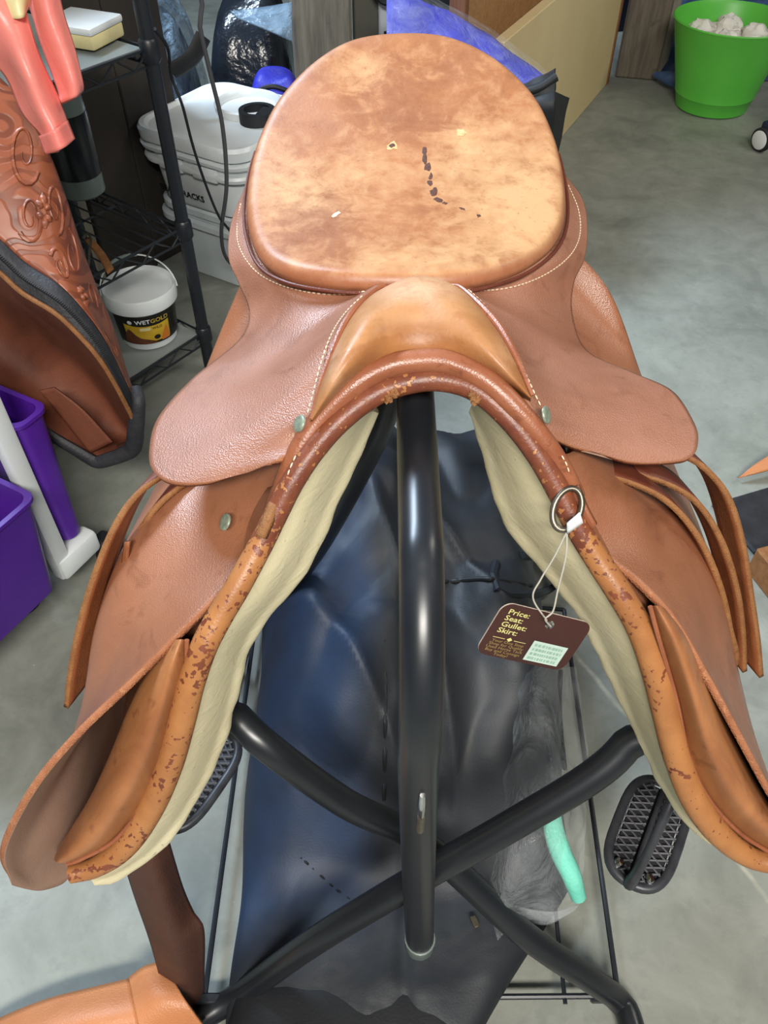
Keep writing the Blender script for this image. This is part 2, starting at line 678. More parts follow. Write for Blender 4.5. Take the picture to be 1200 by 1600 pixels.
fl = struct('floor', rbox((8.4, 9.4, 0.1), 0, 1, T((0, 1.3, -0.05))), M['concrete'])
for v_ in fl.data.vertices:      # keep the floor's texture space in world coordinates
    v_.co += fl.location
fl.location = (0, 0, 0)
struct('wall_back', rbox((8.4, 0.1, 3.2), 0, 1, T((0, 4.45, 1.6))), M['wall'])
struct('wall_left', rbox((0.1, 9.4, 3.2), 0, 1, T((-3.4, 1.3, 1.6))), M['wallgrey'])
struct('wall_right', rbox((0.1, 9.4, 3.2), 0, 1, T((3.6, 1.3, 1.6))), M['wallgrey'])

# ------------------------------------------------------------------ the saddle
XS = 0.02
saddle = thing('english_saddle', (XS, 0.5, 0.36), 'brown leather english saddle with cream panels resting on a black tube stand', 'saddle')


def pts(l):
    return [P(*q) for q in l]


# --- seat
SO = pts([(650, 441, -.350), (590, 440, -.350), (520, 437, -.351), (450, 424, -.354), (408, 398, -.357), (389, 350, -.358),
          (387, 300, -.356), (395, 250, -.350), (412, 200, -.340), (440, 150, -.326), (490, 98, -.308), (550, 63, -.296),
          (625, 52, -.292), (700, 58, -.295), (770, 90, -.306), (830, 145, -.325), (862, 205, -.340), (879, 270, -.352),
          (882, 330, -.357), (865, 375, -.358), (820, 410, -.356), (760, 431, -.352), (700, 440, -.350)])
NS, NR = 160, 44
ring = cr(SO[-2:] + SO + SO[:3], 4000, False)
m_ = len(SO) + 4
lo_, hi_ = 2 / m_, (2 + len(SO)) / m_
SR = [ring[int((lo_ + (hi_ - lo_) * i / NS) * 3999)] for i in range(NS)]
SC = P(636, 318, -.3545)
ymin, ymax = min(q.y for q in SR), max(q.y for q in SR)
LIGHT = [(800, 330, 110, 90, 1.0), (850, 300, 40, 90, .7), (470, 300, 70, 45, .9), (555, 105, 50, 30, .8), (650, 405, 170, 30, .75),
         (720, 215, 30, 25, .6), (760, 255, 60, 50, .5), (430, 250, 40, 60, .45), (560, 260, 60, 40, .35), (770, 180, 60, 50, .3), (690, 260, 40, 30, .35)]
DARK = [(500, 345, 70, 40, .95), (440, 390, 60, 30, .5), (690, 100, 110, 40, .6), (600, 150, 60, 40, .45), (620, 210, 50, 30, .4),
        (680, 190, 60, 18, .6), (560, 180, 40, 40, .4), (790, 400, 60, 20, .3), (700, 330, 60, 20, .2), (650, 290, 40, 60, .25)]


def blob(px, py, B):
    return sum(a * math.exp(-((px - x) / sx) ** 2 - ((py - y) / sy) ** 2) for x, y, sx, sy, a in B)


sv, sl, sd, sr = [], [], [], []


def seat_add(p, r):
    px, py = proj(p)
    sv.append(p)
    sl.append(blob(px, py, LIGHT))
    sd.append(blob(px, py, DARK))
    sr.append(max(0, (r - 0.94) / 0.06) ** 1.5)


def seat_z(r, z_o):
    return SC.z + (z_o - SC.z) * r ** 2.1


for i in range(NR):
    r = max(1e-3, (i / (NR - 1)))
    r = r ** 0.9
    for k in range(NS):
        o = SR[k]
        q = SC.lerp(o, r)
        z = seat_z(r, o.z)
        e = max(0, (r - 0.93) / 0.07)
        z += 0.006 * (math.sqrt(max(0, 1 - e * e)) if e < 1 else 0) * (1 if r > 0 else 0)
        side = min(1, abs(q.x - SC.x) / 0.15)
        seat_add(Vector((q.x, q.y, z)), r)
for drop, grow in ((0.003, 0.0012), (0.007, 0.0006), (0.014, -0.006)):      # rolled edge, deep at the cantle
    for k in range(NS):
        o = SR[k]
        back = max(0, (o.y - (ymin + 0.6 * (ymax - ymin))) / (0.4 * (ymax - ymin)))
        d = (o - SC)
        d.z = 0
        d.normalize()
        seat_add(Vector((o.x, o.y, o.z - drop * (1 + 2.2 * back))) + d * grow * (1 + back), 1.0)
sf = []
for i in range(NR + 2):
    for k in range(NS):
        l = (k + 1) % NS
        sf.append((i * NS + k, i * NS + l, (i + 1) * NS + l, (i + 1) * NS + k))
sv.append(SC.copy()); sv[-1].z += 0.006
sl.append(0.2); sd.append(0.1); sr.append(0)
for k in range(NS):
    sf.append((k, len(sv) - 1, (k + 1) % NS))
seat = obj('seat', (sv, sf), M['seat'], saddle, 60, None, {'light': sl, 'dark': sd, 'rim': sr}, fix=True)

# seam cord round the front of the seat
cord = [SR[k] + Vector((0, 0, -0.008)) for k in range(NS)]
fr = [q for q in cord if q.y < ymin + 0.62 * (ymax - ymin)]
fr.sort(key=lambda q: math.atan2(q.x - SC.x, -(q.y - SC.y)))
fr = [q + (Vector((q.x - SC.x, q.y - SC.y, 0)).normalized() * 0.004) for q in fr]
obj('seat_seam', tube(fr, 0.0016, 8), M['strap_dark'], saddle)


# marks on the seat: dried crack and small scuffs lying on the leather
def on_seat(px, py, lift=0.0004):
    r_ = ray(px, py)
    d = 0.6
    lo, hi = 0.55, 1.1
    best = None
    for it in range(400):
        t = lo + (hi - lo) * it / 399
        p = CAM + r_ * t
        best_k, ang = 0, math.atan2(p.y - SC.y, p.x - SC.x)
        for k in range(NS):
            a = math.atan2(SR[k].y - SC.y, SR[k].x - SC.x)
            if abs((a - ang + math.pi) % (2 * math.pi) - math.pi) < abs((math.atan2(SR[best_k].y - SC.y, SR[best_k].x - SC.x) - ang + math.pi) % (2 * math.pi) - math.pi):
                best_k = k
        o = SR[best_k]
        rr = math.hypot(p.x - SC.x, p.y - SC.y) / math.hypot(o.x - SC.x, o.y - SC.y)
        z = seat_z(rr, o.z) + 0.006
        if p.z <= z:
            return Vector((p.x, p.y, z + lift))
    return CAM + r_ * 0.75


M['crack'] = simple('dark_crack', (70, 42, 34), (96, 58, 42), 300, rough=0.6)
M['scuff'] = simple('pale_scuff', (222, 186, 136), (206, 160, 104), 200, rough=0.6)


def mark(name, px, py, w, h, m, seed, ang=0.0):
    rnd = random.Random(seed)
    c = on_seat(px, py)
    v = [c]
    ca, sa = math.cos(ang), math.sin(ang)
    for k in range(10):
        a = 2 * math.pi * k / 10
        s = rnd.uniform(0.55, 1.15)
        dx, dy = w * math.cos(a) * s, h * math.sin(a) * s
        v.append(on_seat(px + dx * ca - dy * sa, py + dx * sa + dy * ca, 0.0002))
    f = [(0, 1 + k, 1 + (k + 1) % 10) for k in range(10)]
    return obj(name, (v, f), m, saddle, 60)


CR = [(663, 236, 4, 8), (664, 248, 5, 10), (668, 262, 5, 9), (673, 276, 4, 7), (672, 288, 6, 5), (678, 300, 6, 7), (684, 313, 8, 4), (695, 318, 6, 2.5),
      (722, 327, 6, 2), (748, 338, 4, 3)]
for i, (x, y, w, h) in enumerate(CR):
    mark('crack_mark', x, y, w, h, M['crack'], i, 0.2)
mark('scuff_mark', 613, 229, 9, 8, M['scuff'], 40)
mark('crack_mark', 613, 229, 6, 3.5, M['crack'], 41).location.z += 0.0004
mark('scuff_mark', 722, 208, 9, 7, M['scuff'], 42)
mark('scuff_mark', 526, 335, 9, 3.5, M['stitch'], 43, -0.5)

# gusset closing the back of the saddle between seat and panels
gk = [k for k in range(NS) if SR[k].y > ymin + .30 * (ymax - ymin)]
gk.sort(key=lambda k: math.atan2(SR[k].x - SC.x, SR[k].y - SC.y))
g0, g1, g2 = [], [], []
for k in gk:
    d = Vector((SR[k].x - SC.x, SR[k].y - SC.y, 0))
    g0.append(SR[k] - d * .06 + Vector((0, 0, -.012)))
    g1.append(Vector((SC.x + d.x * .80, SC.y + d.y * .84, .742)))
    g2.append(Vector((SC.x + d.x * .62, SC.y + d.y * .78, .700)))
obj('cantle_gusset', patch([g0, g1, g2], 80, 12), M['panel'], saddle, 60, (.004, 0))

# --- skirts
LS = [[(405, 270, -.362), (394, 280, -.366), (383, 290, -.372)],
      [(402, 330, -.366), (380, 338, -.372), (361, 348, -.380)],
      [(415, 385, -.367), (386, 395, -.375), (357, 402, -.388)],
      [(452, 415, -.363), (412, 430, -.375), (372, 441, -.396)],
      [(515, 430, -.358), (450, 460, -.376), (389, 487, -.408)],
      [(580, 440, -.356), (470, 505, -.380), (374, 530, -.415)],
      [(590, 458, .542), (440, 550, -.388), (300, 592, -.420)],
      [(550, 498, .505), (395, 605, -.390), (247, 652, -.424)],
      [(522, 552, .478), (380, 660, -.392), (233, 705, -.425)],
      [(506, 597, .46), (376, 685, -.394), (240, 737, -.422)],
      [(494, 642, .44), (392, 700, -.394), (268, 753, -.418)],
      [(484, 674, .432), (415, 708, -.393), (320, 754, -.412)],
      [(474, 691, .428), (436, 717, -.392), (390, 738, -.403)]]
RS = [[(862, 262, -.362), (872, 268, -.366), (884, 274, -.372)],
      [(870, 320, -.366), (890, 315, -.372), (910, 310, -.380)],
      [(862, 370, -.367), (890, 365, -.375), (918, 352, -.386)],
      [(825, 405, -.363), (875, 405, -.375), (914, 402, -.394)],
      [(770, 425, -.358), (835, 440, -.376), (897, 442, -.405)],
      [(715, 440, -.356), (810, 480, -.380), (895, 492, -.415)],
      [(718, 455, .545), (830, 530, -.385), (918, 548, -.420)],
      [(748, 484, .52), (850, 565, -.388), (990, 582, -.424)],
      [(770, 524, .495), (880, 600, -.390), (1050, 610, -.426)],
      [(795, 564, .475), (895, 620, -.390), (1082, 655, -.428)],
      [(810, 594, .46), (902, 645, -.391), (1091, 688, -.427)],
      [(824, 629, .445), (905, 664, -.392), (1075, 716, -.424)],
      [(842, 657, .435), (905, 682, -.393), (1000, 723, -.415)],
      [(856, 677, .43), (886, 693, -.392), (930, 707, -.402)]]
LSV = patch([pts(r) for r in LS], 40, 110)
RSV = patch([pts(r) for r in RS], 40, 110)
obj('skirt', LSV, [M['skirt'], M['suede'], M['edge']], saddle, 60, (0.0060, -1, 1, 2))
obj('skirt', (RSV[0], [tuple(reversed(q)) for q in RSV[1]]), [M['skirt'], M['suede'], M['edge']], saddle, 60, (0.0060, -1, 1, 2))

# --- pommel cap
PR = [[(484, 660, .430), (500, 600, .456), (540, 505, .505), (582, 458, .545), (652, 437, .560), (722, 453, .548), (772, 505, .508), (803, 555, .475), (832, 622, .442)],
      [(484, 658, .428), (507, 590, .445), (548, 505, .485), (592, 458, .520), (652, 432, .535), (712, 450, .522), (765, 508, .485), (799, 560, .460), (831, 620, .440)],
      [(485, 657, .4265), (520, 585, .437), (562, 515, .465), (605, 480, .490), (652, 462, .502), (705, 474, .492), (754, 522, .466), (792, 570, .449), (830, 620, .4385)],
      [(487, 656, .426), (526, 598, .433), (572, 545, .452), (610, 520, .470), (652, 508, .479), (702, 515, .472), (752, 548, .455), (790, 582, .444), (829, 621, .438)],
      [(488, 657, .427), (522, 618, .437), (565, 580, .452), (610, 556, .464), (652, 548, .468), (700, 551, .466), (755, 575, .455), (795, 599, .446), (829, 623, .438)],
      [(489, 662, .432), (525, 626, .445), (566, 590, .462), (610, 566, .474), (652, 558, .478), (700, 561, .476), (755, 585, .465), (795, 608, .455), (829, 628, .442)]]
PV = patch([pts(r) for r in PR], 90, 40)
pl = [blob(*proj(q), [(650, 450, 70, 22, 1.0), (520, 560, 16, 60, .8), (790, 560, 14, 40, .3), (660, 500, 60, 14, .4)]) for q in PV[0]]  # pale areas, with the crown sheen put into the leather colour
pd = [blob(*proj(q), [(655, 512, 60, 12, .7), (740, 530, 40, 16, .5), (560, 560, 40, 20, .4)]) + (.55 if proj(q)[1] > 520 + .0022 * (proj(q)[0] - 655) ** 2 else 0) for q in PV[0]]  # darker areas, with the shading near the welt put into the colour
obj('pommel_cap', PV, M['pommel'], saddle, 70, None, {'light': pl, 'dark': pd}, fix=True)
pc = [P(x, y, v) for x, y, v in [(486, 655, .427), (503, 593, .452), (542, 500, .498), (584, 455, .538), (606, 445, .548)]]
obj('pommel_piping', tube(pc, [.0012, .0022, .0026, .0024, .0012], 8, 60), M['welt'], saddle)
pc = [P(x, y, v) for x, y, v in [(704, 445, .548), (724, 452, .54), (772, 500, .502), (803, 550, .470), (832, 618, .438)]]
obj('pommel_piping', tube(pc, [.0012, .0024, .0026, .0022, .0012], 8, 60), M['welt'], saddle)
for tx, ty, tv, sd_ in ((606, 622, .442, 1), (616, 615, .443, 2), (738, 619, .440, 3), (744, 625, .438, 5)):
    sp_ = lathe([(math.sin(math.pi * i / 8), -math.cos(math.pi * i / 8)) for i in range(9)], 10)
    c_ = P(tx, ty, tv)
    obj('worn_tuft', ([c_ + q * .0034 * (1 + .8 * nz(q.x * 3 + sd_, q.y * 3, q.z * 3)) for q in sp_[0]], sp_[1]), M['strap_edge'], saddle, 0)

# --- arch welt and front binding
WA = [(420, 812, .402), (436, 772, .409), (462, 712, .421), (498, 658, .436), (555, 602, .450), (605, 574, .459), (652, 565, .462), (700, 567, .460),
      (758, 594, .449), (808, 640, .434), (852, 692, .422), (884, 740, .413), (902, 776, .408)]
obj('arch_welt', tube(pts(WA), [.006, .0072, .0080, .0086, .0086, .0086, .0080, .0072, .006], 16, 120), M['welt'], saddle)
WB = [(428, 790, .404), (448, 745, .412), (475, 700, .424), (508, 662, .436), (560, 616, .448), (608, 588, .456), (652, 579, .459), (700, 582, .457), (752, 606, .447),
      (800, 648, .433), (842, 700, .421), (874, 748, .412), (890, 790, .405)]
obj('arch_welt', tube(pts(WB), .0048, 12, 120), M['welt'], saddle)
LB = [(110, 1366, .245), (150, 1354, .250), (195, 1322, .260), (234, 1265, .274), (263, 1200, .288), (283, 1130, .302), (298, 1070, .315), (318, 1012, .328),
      (344, 962, .343), (374, 912, .358), (408, 850, .378), (433, 800, .392), (458, 752, .405), (492, 702, .420), (534, 656, .434), (588, 616, .447), (650, 596, .455)]
RB = [(1215, 1352, .250), (1170, 1338, .256), (1124, 1303, .266), (1084, 1248, .280), (1058, 1182, .297), (1042, 1120, .311), (1024, 1050, .327), (1001, 985, .342), (970, 930, .356),
      (932, 872, .374), (898, 817, .389), (870, 762, .404), (838, 708, .418), (798, 657, .432), (750, 614, .446), (702, 596, .454), (650, 596, .455)]
BP = pts(LB) + list(reversed(pts(RB)))[1:]
bv, bf = tube(BP, [.0075, .0105, .0110, .0108, .0105, .0100, .0095, .0088, .0082, .0080, .0080, .0080, .0082, .0088, .0095, .0100, .0105, .0108, .0110, .0105, .0080], 18, 420)
bd = []
for q in bv:
    px, py = proj(q)
    k = min(1, max(0, (900 - py) / 160))
    k -= .22 * min(1, max(0, (px - 960) / 80)) + .06 * min(1, max(0, (py - 1000) / 150))
    bd.append(k * (0.72 if px < 650 else 0.9) + 0.12 * nz(q.x * 20, q.y * 20, q.z * 20))
obj('front_binding', (bv, bf), M['binding'], saddle, 60, None, {'dark': bd})

# --- cream panels
LC2 = [(592, 640, .52), (562, 710, .50), (530, 780, .472), (497, 858, .442), (457, 920, .418), (416, 966, .402), (386, 1022, .388), (373, 1080, .372),
       (346, 1170, .346), (302, 1258, .315), (250, 1325, .288), (185, 1370, .268), (150, 1377, .260)]
RC2 = [(733, 640, .52), (752, 700, .505), (768, 762, .485), (792, 822, .463), (850, 892, .432), (895, 950, .412), (930, 1012, .392), (960, 1075, .377),
       (995, 1150, .357), (1035, 1230, .330), (1082, 1292, .302), (1140, 1330, .276)]
for side, B, C2 in ((-1, LB, LC2), (1, RB, RC2)):
    c0 = cr(list(reversed(pts(B)))[2:], 70)
    c2 = cr(pts(C2), 70)
    c1, c1b = [], []
    for i, (a, b) in enumerate(zip(c0, c2)):
        t = i / 69
        toward = (CAM - (a + b) / 2).normalized()
        wr = 0.0022 * nz(i * 0.23, side * 3.1) + 0.0018 * nz(i * 0.6, side * 7.7)
        cz = math.exp(-((t - .47) / .16) ** 2)
        wr += cz * .0032 * nz(i * 0.85, side * 2.3)
        c1.append(a.lerp(b, 0.40) + toward * (0.010 + wr))
        c1b.append(a.lerp(b, 0.78) + toward * (0.009 + wr * 1.5))
    c0s = [a + Vector((side * 0.004, 0.008, 0)) for a in c0]
    c2w = [q + Vector((0.0025 * nz(i * 0.35, side * 5.2), 0, 0)) for i, q in enumerate(c2)]
    c3 = [q + Vector((side * 0.022, 0.055, -0.004)) for q in c2]
    c4 = [q + Vector((side * 0.03, 0.16, 0.01)) for q in c2]
    c5 = [Vector((XS + side * (0.055 + 0.10 * i / 69), 0.86 - 0.10 * i / 69, 0.735 - 0.10 * i / 69)) for i in range(70)]
    pv, pf = patch([c0s, c1, c1b, c2w, c3, c4, c5], 70, 66)
    obj('panel', (pv, pf), M['panel'], saddle, 70, fix=True)

# --- sweat flaps behind the flaps
LSW = [[(455, 742, .412), (420, 830, .388), (385, 895, .368), (335, 975, .345), (300, 1055, .322), (280, 1130, .306), (258, 1200, .292), (225, 1265, .278), (170, 1335, .262), (120, 1360, .252)],
       [(400, 760, .45), (340, 850, .43), (300, 920, .41), (255, 1000, .39), (225, 1080, .37), (205, 1150, .35), (180, 1220, .335), (155, 1280, .315), (130, 1330, .295), (105, 1352, .27)],
       [(330, 700, .56), (290, 800, .54), (250, 880, .52), (225, 960, .50), (205, 1030, .48), (190, 1100, .45), (180, 1180, .42), (160, 1260, .38), (140, 1320, .34), (110, 1350, .30)]]
RSW = [[(870, 735, .418), (905, 800, .398), (940, 860, .380), (985, 920, .362), (1030, 1000, .340), (1055, 1090, .320), (1070, 1180, .302), (1105, 1255, .284), (1160, 1310, .270), (1215, 1345, .258)],
       [(930, 760, .45), (975, 840, .43), (1020, 900, .41), (1060, 970, .39), (1095, 1050, .37), (1125, 1130, .35), (1155, 1200, .335), (1180, 1260, .315), (1205, 1310, .295), (1230, 1340, .28)],
       [(1000, 700, .56), (1035, 800, .54), (1070, 880, .52), (1100, 960, .50), (1125, 1040, .48), (1150, 1110, .45), (1175, 1190, .42), (1195, 1260, .38), (1215, 1320, .34), (1235, 1350, .30)]]
for side, R in ((-1, LSW), (1, RSW)):
    v, f = patch([pts(r) for r in R], 50, 30)
    if side < 0:
        f = [tuple(reversed(q)) for q in f]
    obj('sweat_flap', (v, f), M['flap'], saddle, 70, (0.003, -1))

# --- knee rolls
LK = [[(292, 1000, .333), (290, 1050, .322), (272, 1130, .305), (256, 1190, .292), (228, 1250, .278), (180, 1312, .263), (128, 1342, .254), (105, 1350, .252)],
      [(284, 999, .328), (268, 1045, .313), (246, 1125, .293), (222, 1195, .278), (190, 1255, .265), (145, 1318, .252), (108, 1344, .247), (95, 1349, .248)],
      [(276, 999, .330), (246, 1050, .318), (216, 1125, .300), (188, 1195, .284), (152, 1262, .270), (112, 1318, .257), (92, 1342, .250), (88, 1347, .249)],
      [(270, 1000, .340), (234, 1042, .335), (200, 1110, .322), (172, 1178, .308), (140, 1246, .294), (102, 1308, .278), (86, 1336, .262), (85, 1344, .256)],
      [(272, 1003, .350), (236, 1046, .36), (204, 1118, .352), (178, 1188, .340), (148, 1256, .322), (112, 1312, .30), (92, 1336, .275), (87, 1342, .262)]]
RK = [[(1016, 948, .345), (1030, 1000, .335), (1056, 1090, .318), (1076, 1180, .298), (1106, 1246, .283), (1152, 1298, .270), (1200, 1330, .262), (1235, 1345, .258)],
      [(1024, 946, .340), (1052, 1000, .324), (1080, 1080, .304), (1106, 1165, .286), (1138, 1230, .272), (1180, 1285, .260), (1215, 1318, .255), (1240, 1340, .256)],
      [(1034, 948, .342), (1070, 1000, .330), (1100, 1075, .313), (1132, 1155, .296), (1168, 1225, .281), (1202, 1278, .268), (1232, 1312, .260), (1245, 1336, .258)],
      [(1040, 952, .352), (1078, 1000, .350), (1110, 1070, .338), (1144, 1148, .322), (1182, 1222, .306), (1215, 1275, .29), (1240, 1305, .275), (1250, 1332, .266)],
      [(1040, 956, .362), (1076, 1010, .372), (1108, 1080, .362), (1140, 1158, .35), (1178, 1228, .33), (1210, 1280, .31), (1236, 1310, .29), (1248, 1334, .272)]]
for R in (LK, RK):
    obj('knee_roll', patch([pts(r) for r in R], 60, 34), M['knee'], saddle, 70, fix=True)
for R, k in ((LK, -1), (RK, 1)):
    obj('knee_roll_piping', tube(pts([(x, y, v - .003) for x, y, v in R[0]]), .0018, 8, 60), M['welt'], saddle)

# --- flaps
LF = [[(474, 690, .428), (450, 745, .424), (424, 832, .402), (370, 898, .372), (282, 985, .337), (200, 1065, .312), (120, 1140, .288), (52, 1220, .267), (8, 1300, .252), (0, 1342, .247), (16, 1374, .245)],
      [(430, 660, .48), (385, 735, .463), (330, 815, .43), (275, 885, .40), (220, 960, .37), (175, 1040, .345), (130, 1125, .318), (78, 1215, .292), (36, 1300, .268), (30, 1350, .256), (50, 1387, .249)],
      [(430, 590, .55), (340, 690, .52), (265, 762, .48), (212, 830, .45), (172, 905, .42), (147, 985, .395), (138, 1065, .368), (128, 1170, .335), (100, 1270, .298), (82, 1340, .274), (84, 1382, .258)],
      [(430, 465, .66), (350, 560, .63), (290, 660, .585), (246, 760, .54), (212, 850, .505), (190, 940, .475), (180, 1030, .445), (178, 1140, .405), (160, 1260, .345), (130, 1330, .295), (105, 1374, .265)],
      [(395, 400, .70), (355, 492, .668), (318, 585, .64), (280, 690, .60), (250, 790, .565), (228, 890, .53), (212, 990, .495), (205, 1100, .45), (190, 1230, .38), (155, 1315, .315), (118, 1368, .27)]]
RF = [[(872, 715, .424), (892, 757, .418), (908, 800, .408), (938, 858, .388), (1000, 908, .366), (1056, 968, .346), (1106, 1052, .322), (1152, 1135, .301), (1198, 1220, .282), (1245, 1305, .262), (1262, 1385, .25)],
      [(905, 690, .46), (945, 735, .45), (985, 785, .435), (1025, 850, .412), (1068, 915, .388), (1105, 990, .366), (1140, 1075, .343), (1176, 1160, .32), (1212, 1240, .298), (1248, 1320, .272), (1252, 1390, .256)],
      [(890, 600, .54), (975, 690, .52), (1035, 762, .485), (1080, 830, .455), (1115, 900, .43), (1138, 975, .408), (1155, 1060, .386), (1180, 1150, .355), (1210, 1240, .32), (1236, 1325, .285), (1240, 1392, .264)],
      [(870, 460, .66), (955, 545, .635), (1012, 640, .59), (1058, 740, .55), (1096, 830, .515), (1124, 920, .485), (1145, 1010, .46), (1165, 1110, .425), (1190, 1220, .375), (1218, 1320, .31), (1226, 1390, .272)],
      [(895, 385, .70), (955, 460, .672), (1000, 580, .64), (1040, 690, .60), (1076, 790, .565), (1104, 880, .535), (1128, 980, .505), (1146, 1080, .47), (1170, 1200, .41), (1205, 1310, .33), (1216, 1385, .28)]]
for side, R in ((-1, LF), (1, RF)):
    v, f = patch([pts(r) for r in R], 90, 60)
    if side < 0:
        f = [tuple(reversed(q)) for q in f]
    obj('flap', (v, f), [M['flap'], M['suede'], M['edge']], saddle, 70, (0.0055, -1, 1, 2))


# --- rivets, ring, keeper, stitches
def rivet(px, py, val, rx, ry, ang, nrm):
    c = P(px, py, val)
    v, f = lathe([(0.0, 0.0002), (0.6, 0.0002), (0.92, 0.0), (1.0, -0.0005), (1.0, -0.0015)], 20)
    n = Vector(nrm).normalized()
    q = Vector((0, 0, 1)).rotation_difference(n)
    return obj('rivet', ([c + q @ (Matrix.Rotation(ang, 3, 'Z') @ Vector((p.x * rx, p.y * ry, p.z))) for p in v], f), M['rivet'], saddle, 60)


rivet(466, 661, .4225, .0062, .0062, 0, (-.75, -.25, .6))
rivet(350, 815, .414, .0068, .0068, 0, (-.72, -.25, .62))
rivet(856, 648, .430, .0062, .0062, 0, (.8, -.3, .5))
rivet(976, 800, .427, .0068, .0068, 0, (.85, -.2, .45))

RC = P(886, 797, .388)
ringp = []
for k in range(28):
    a = 2 * math.pi * k / 28
    ringp.append(RC + Vector((math.cos(a) * .0098 + .003 * math.sin(a), sn * math.sin(a) * .0145, cs * math.sin(a) * .0145 + .001)))
obj('d_ring', tube(ringp, .0022, 10, closed=True), M['steel'], saddle)
kv = patch([pts([(893, 765, .403), (905, 800, .393), (921, 828, .386)]), pts([(904, 758, .402), (917, 792, .392), (932, 820, .385)])], 10, 4)
obj('ring_keeper', kv, M['welt'], saddle, 60, (0.004, 0))
kv = patch([pts([(424, 785, .394), (414, 810, .385), (402, 838, .376)]), pts([(434, 790, .390), (425, 814, .381), (414, 842, .373)])], 10, 4)
obj('ring_keeper', kv, M['strap_edge'], saddle, 60, (0.006, 0))


def stitches(paths, name='stitching', l=.0030, gap=.0016, r=.00055):
    parts = []
    for p in paths:
        q = cr(p, 200)
        tot = sum((b - a).length for a, b in zip(q, q[1:]))
        n = max(2, int(tot / (l + gap)))
        s = cr(p, n * 3 + 1)
        for i in range(n):
            parts.append(tube([s[3 * i], s[3 * i + 1], s[3 * i + 2]], [r * .7, r * 1.2, r * .7], 5))
    o = obj(name, join(*parts), M['stitch'], saddle, 0)
    o['kind'] = 'stuff'
    return o


LSC = [cr([LSV[0][j * 40 + i] for i in range(40)], 40) for j in range(110)]


def skirt_line(V, pixels, lift=0.0012):
    """pixel polyline laid on the skirt surface (nearest surface point on each pixel's ray)"""
    pr = [(proj(q), q) for q in V]
    out = []
    for px, py in pixels:
        best = sorted(pr, key=lambda t: (t[0][0] - px) ** 2 + (t[0][1] - py) ** 2)[:3]
        ws = [1 / (1e-3 + math.hypot(t[0][0] - px, t[0][1] - py)) for t in best]
        q = sum((t[1] * w for t, w in zip(best, ws)), Vector()) / sum(ws)
        d = (q - CAM).length
        rr = ray(px, py)
        p = CAM + rr * ((q - CAM).dot(rr) / rr.length_squared)
        out.append(p + (CAM - p).normalized() * lift)
    return out


sl1 = skirt_line(LSV[0], [(376, 318), (371, 350), (372, 378), (384, 405), (405, 428), (440, 446), (485, 457), (530, 460), (572, 455)])
sl2 = skirt_line(RSV[0], [(888, 289), (903, 325), (907, 358), (900, 385), (882, 408), (850, 430), (810, 446), (770, 453), (728, 453)])
sl3 = skirt_line(LSV[0], [(566, 462), (540, 488), (519, 520), (502, 565), (491, 608), (480, 648)], .0035)
sl4 = skirt_line(RSV[0], [(734, 454), (764, 484), (788, 520), (808, 556), (824, 590), (836, 616), (846, 636)], .0035)
sl5 = [P(x, y, v) for x, y, v in [(462, 712, .410), (452, 735, .404), (446, 755, .401)]]
sl6 = [P(x, y, v) for x, y, v in [(878, 712, .408), (885, 725, .404), (890, 740, .401)]]
stitches([sl1, sl2, sl3, sl4, sl5, sl6])

# --- stirrup leathers (straps over the flaps) and irons


def band(E, w, n=60):
    e = cr(E, n)
    e2 = [q + Vector(w) for q in e]
    return patch([e, [a.lerp(b, .5) for a, b in zip(e, e2)], e2], n, 5)


def strap_part(name, E, w, parent, flip=False):
    v, f = band(E, w)
    if flip:
        f = [tuple(reversed(q)) for q in f]
    return obj(name, (v, f), [M['strap'], M['strap_dark'], M['strap_edge']], parent, 60, (0.0048, 0, 1, 2))


STL = thing('stirrup_leather', (-0.25, 0.42, 0.36), 'folded brown stirrup leather hanging over the flap beside the purple cart', 'strap')
strap_part('strap_end', pts([(300, 735, .49), (262, 742, .475), (215, 772, .456), (180, 820, .438), (150, 890, .418), (125, 970, .398), (109, 1050, .378), (103, 1106, .365)]), (.013, .030, 0), STL)
strap_part('strap_run', pts([(330, 748, .485), (290, 757, .473), (245, 792, .457), (214, 840, .447), (196, 900, .437), (180, 965, .424), (162, 1035, .412), (152, 1100, .402)]) + [Vector((-.245, .41, .45)), Vector((-.215, .42, .37))], (.010, .028, 0), STL)
obj('keeper', patch([pts([(196, 846, .430), (190, 890, .424), (190, 930, .418)]), pts([(203, 846, .428), (199, 890, .421), (199, 928, .415)])], 10, 4), M['strap'], STL, 60, (.003, 0))
STR = thing('stirrup_leather', (0.29, 0.42, 0.36), 'brown stirrup leather in three layers hanging over the flap with the price tag', 'strap')
strap_part('strap_run', pts([(915, 742, .452), (970, 750, .452), (1040, 782, .447), (1092, 840, .436), (1124, 910, .422), (1141, 980, .411), (1148, 1045, .402)]) + [Vector((.275, .40, .47)), Vector((.29, .365, .37))], (-.010, .028, 0), STR, True)
strap_part('strap_run', pts([(985, 738, .47), (1050, 760, .463), (1095, 792, .456), (1130, 850, .445), (1152, 920, .430), (1162, 990, .419), (1164, 1050, .410)]), (-.010, .028, 0), STR, True)
strap_part('strap_end', pts([(1040, 700, .49), (1068, 712, .483), (1105, 735, .476), (1140, 780, .466), (1162, 850, .450), (1175, 930, .432), (1185, 1000, .414), (1190, 1058, .400)]), (-.013, .030, 0), STR, True)


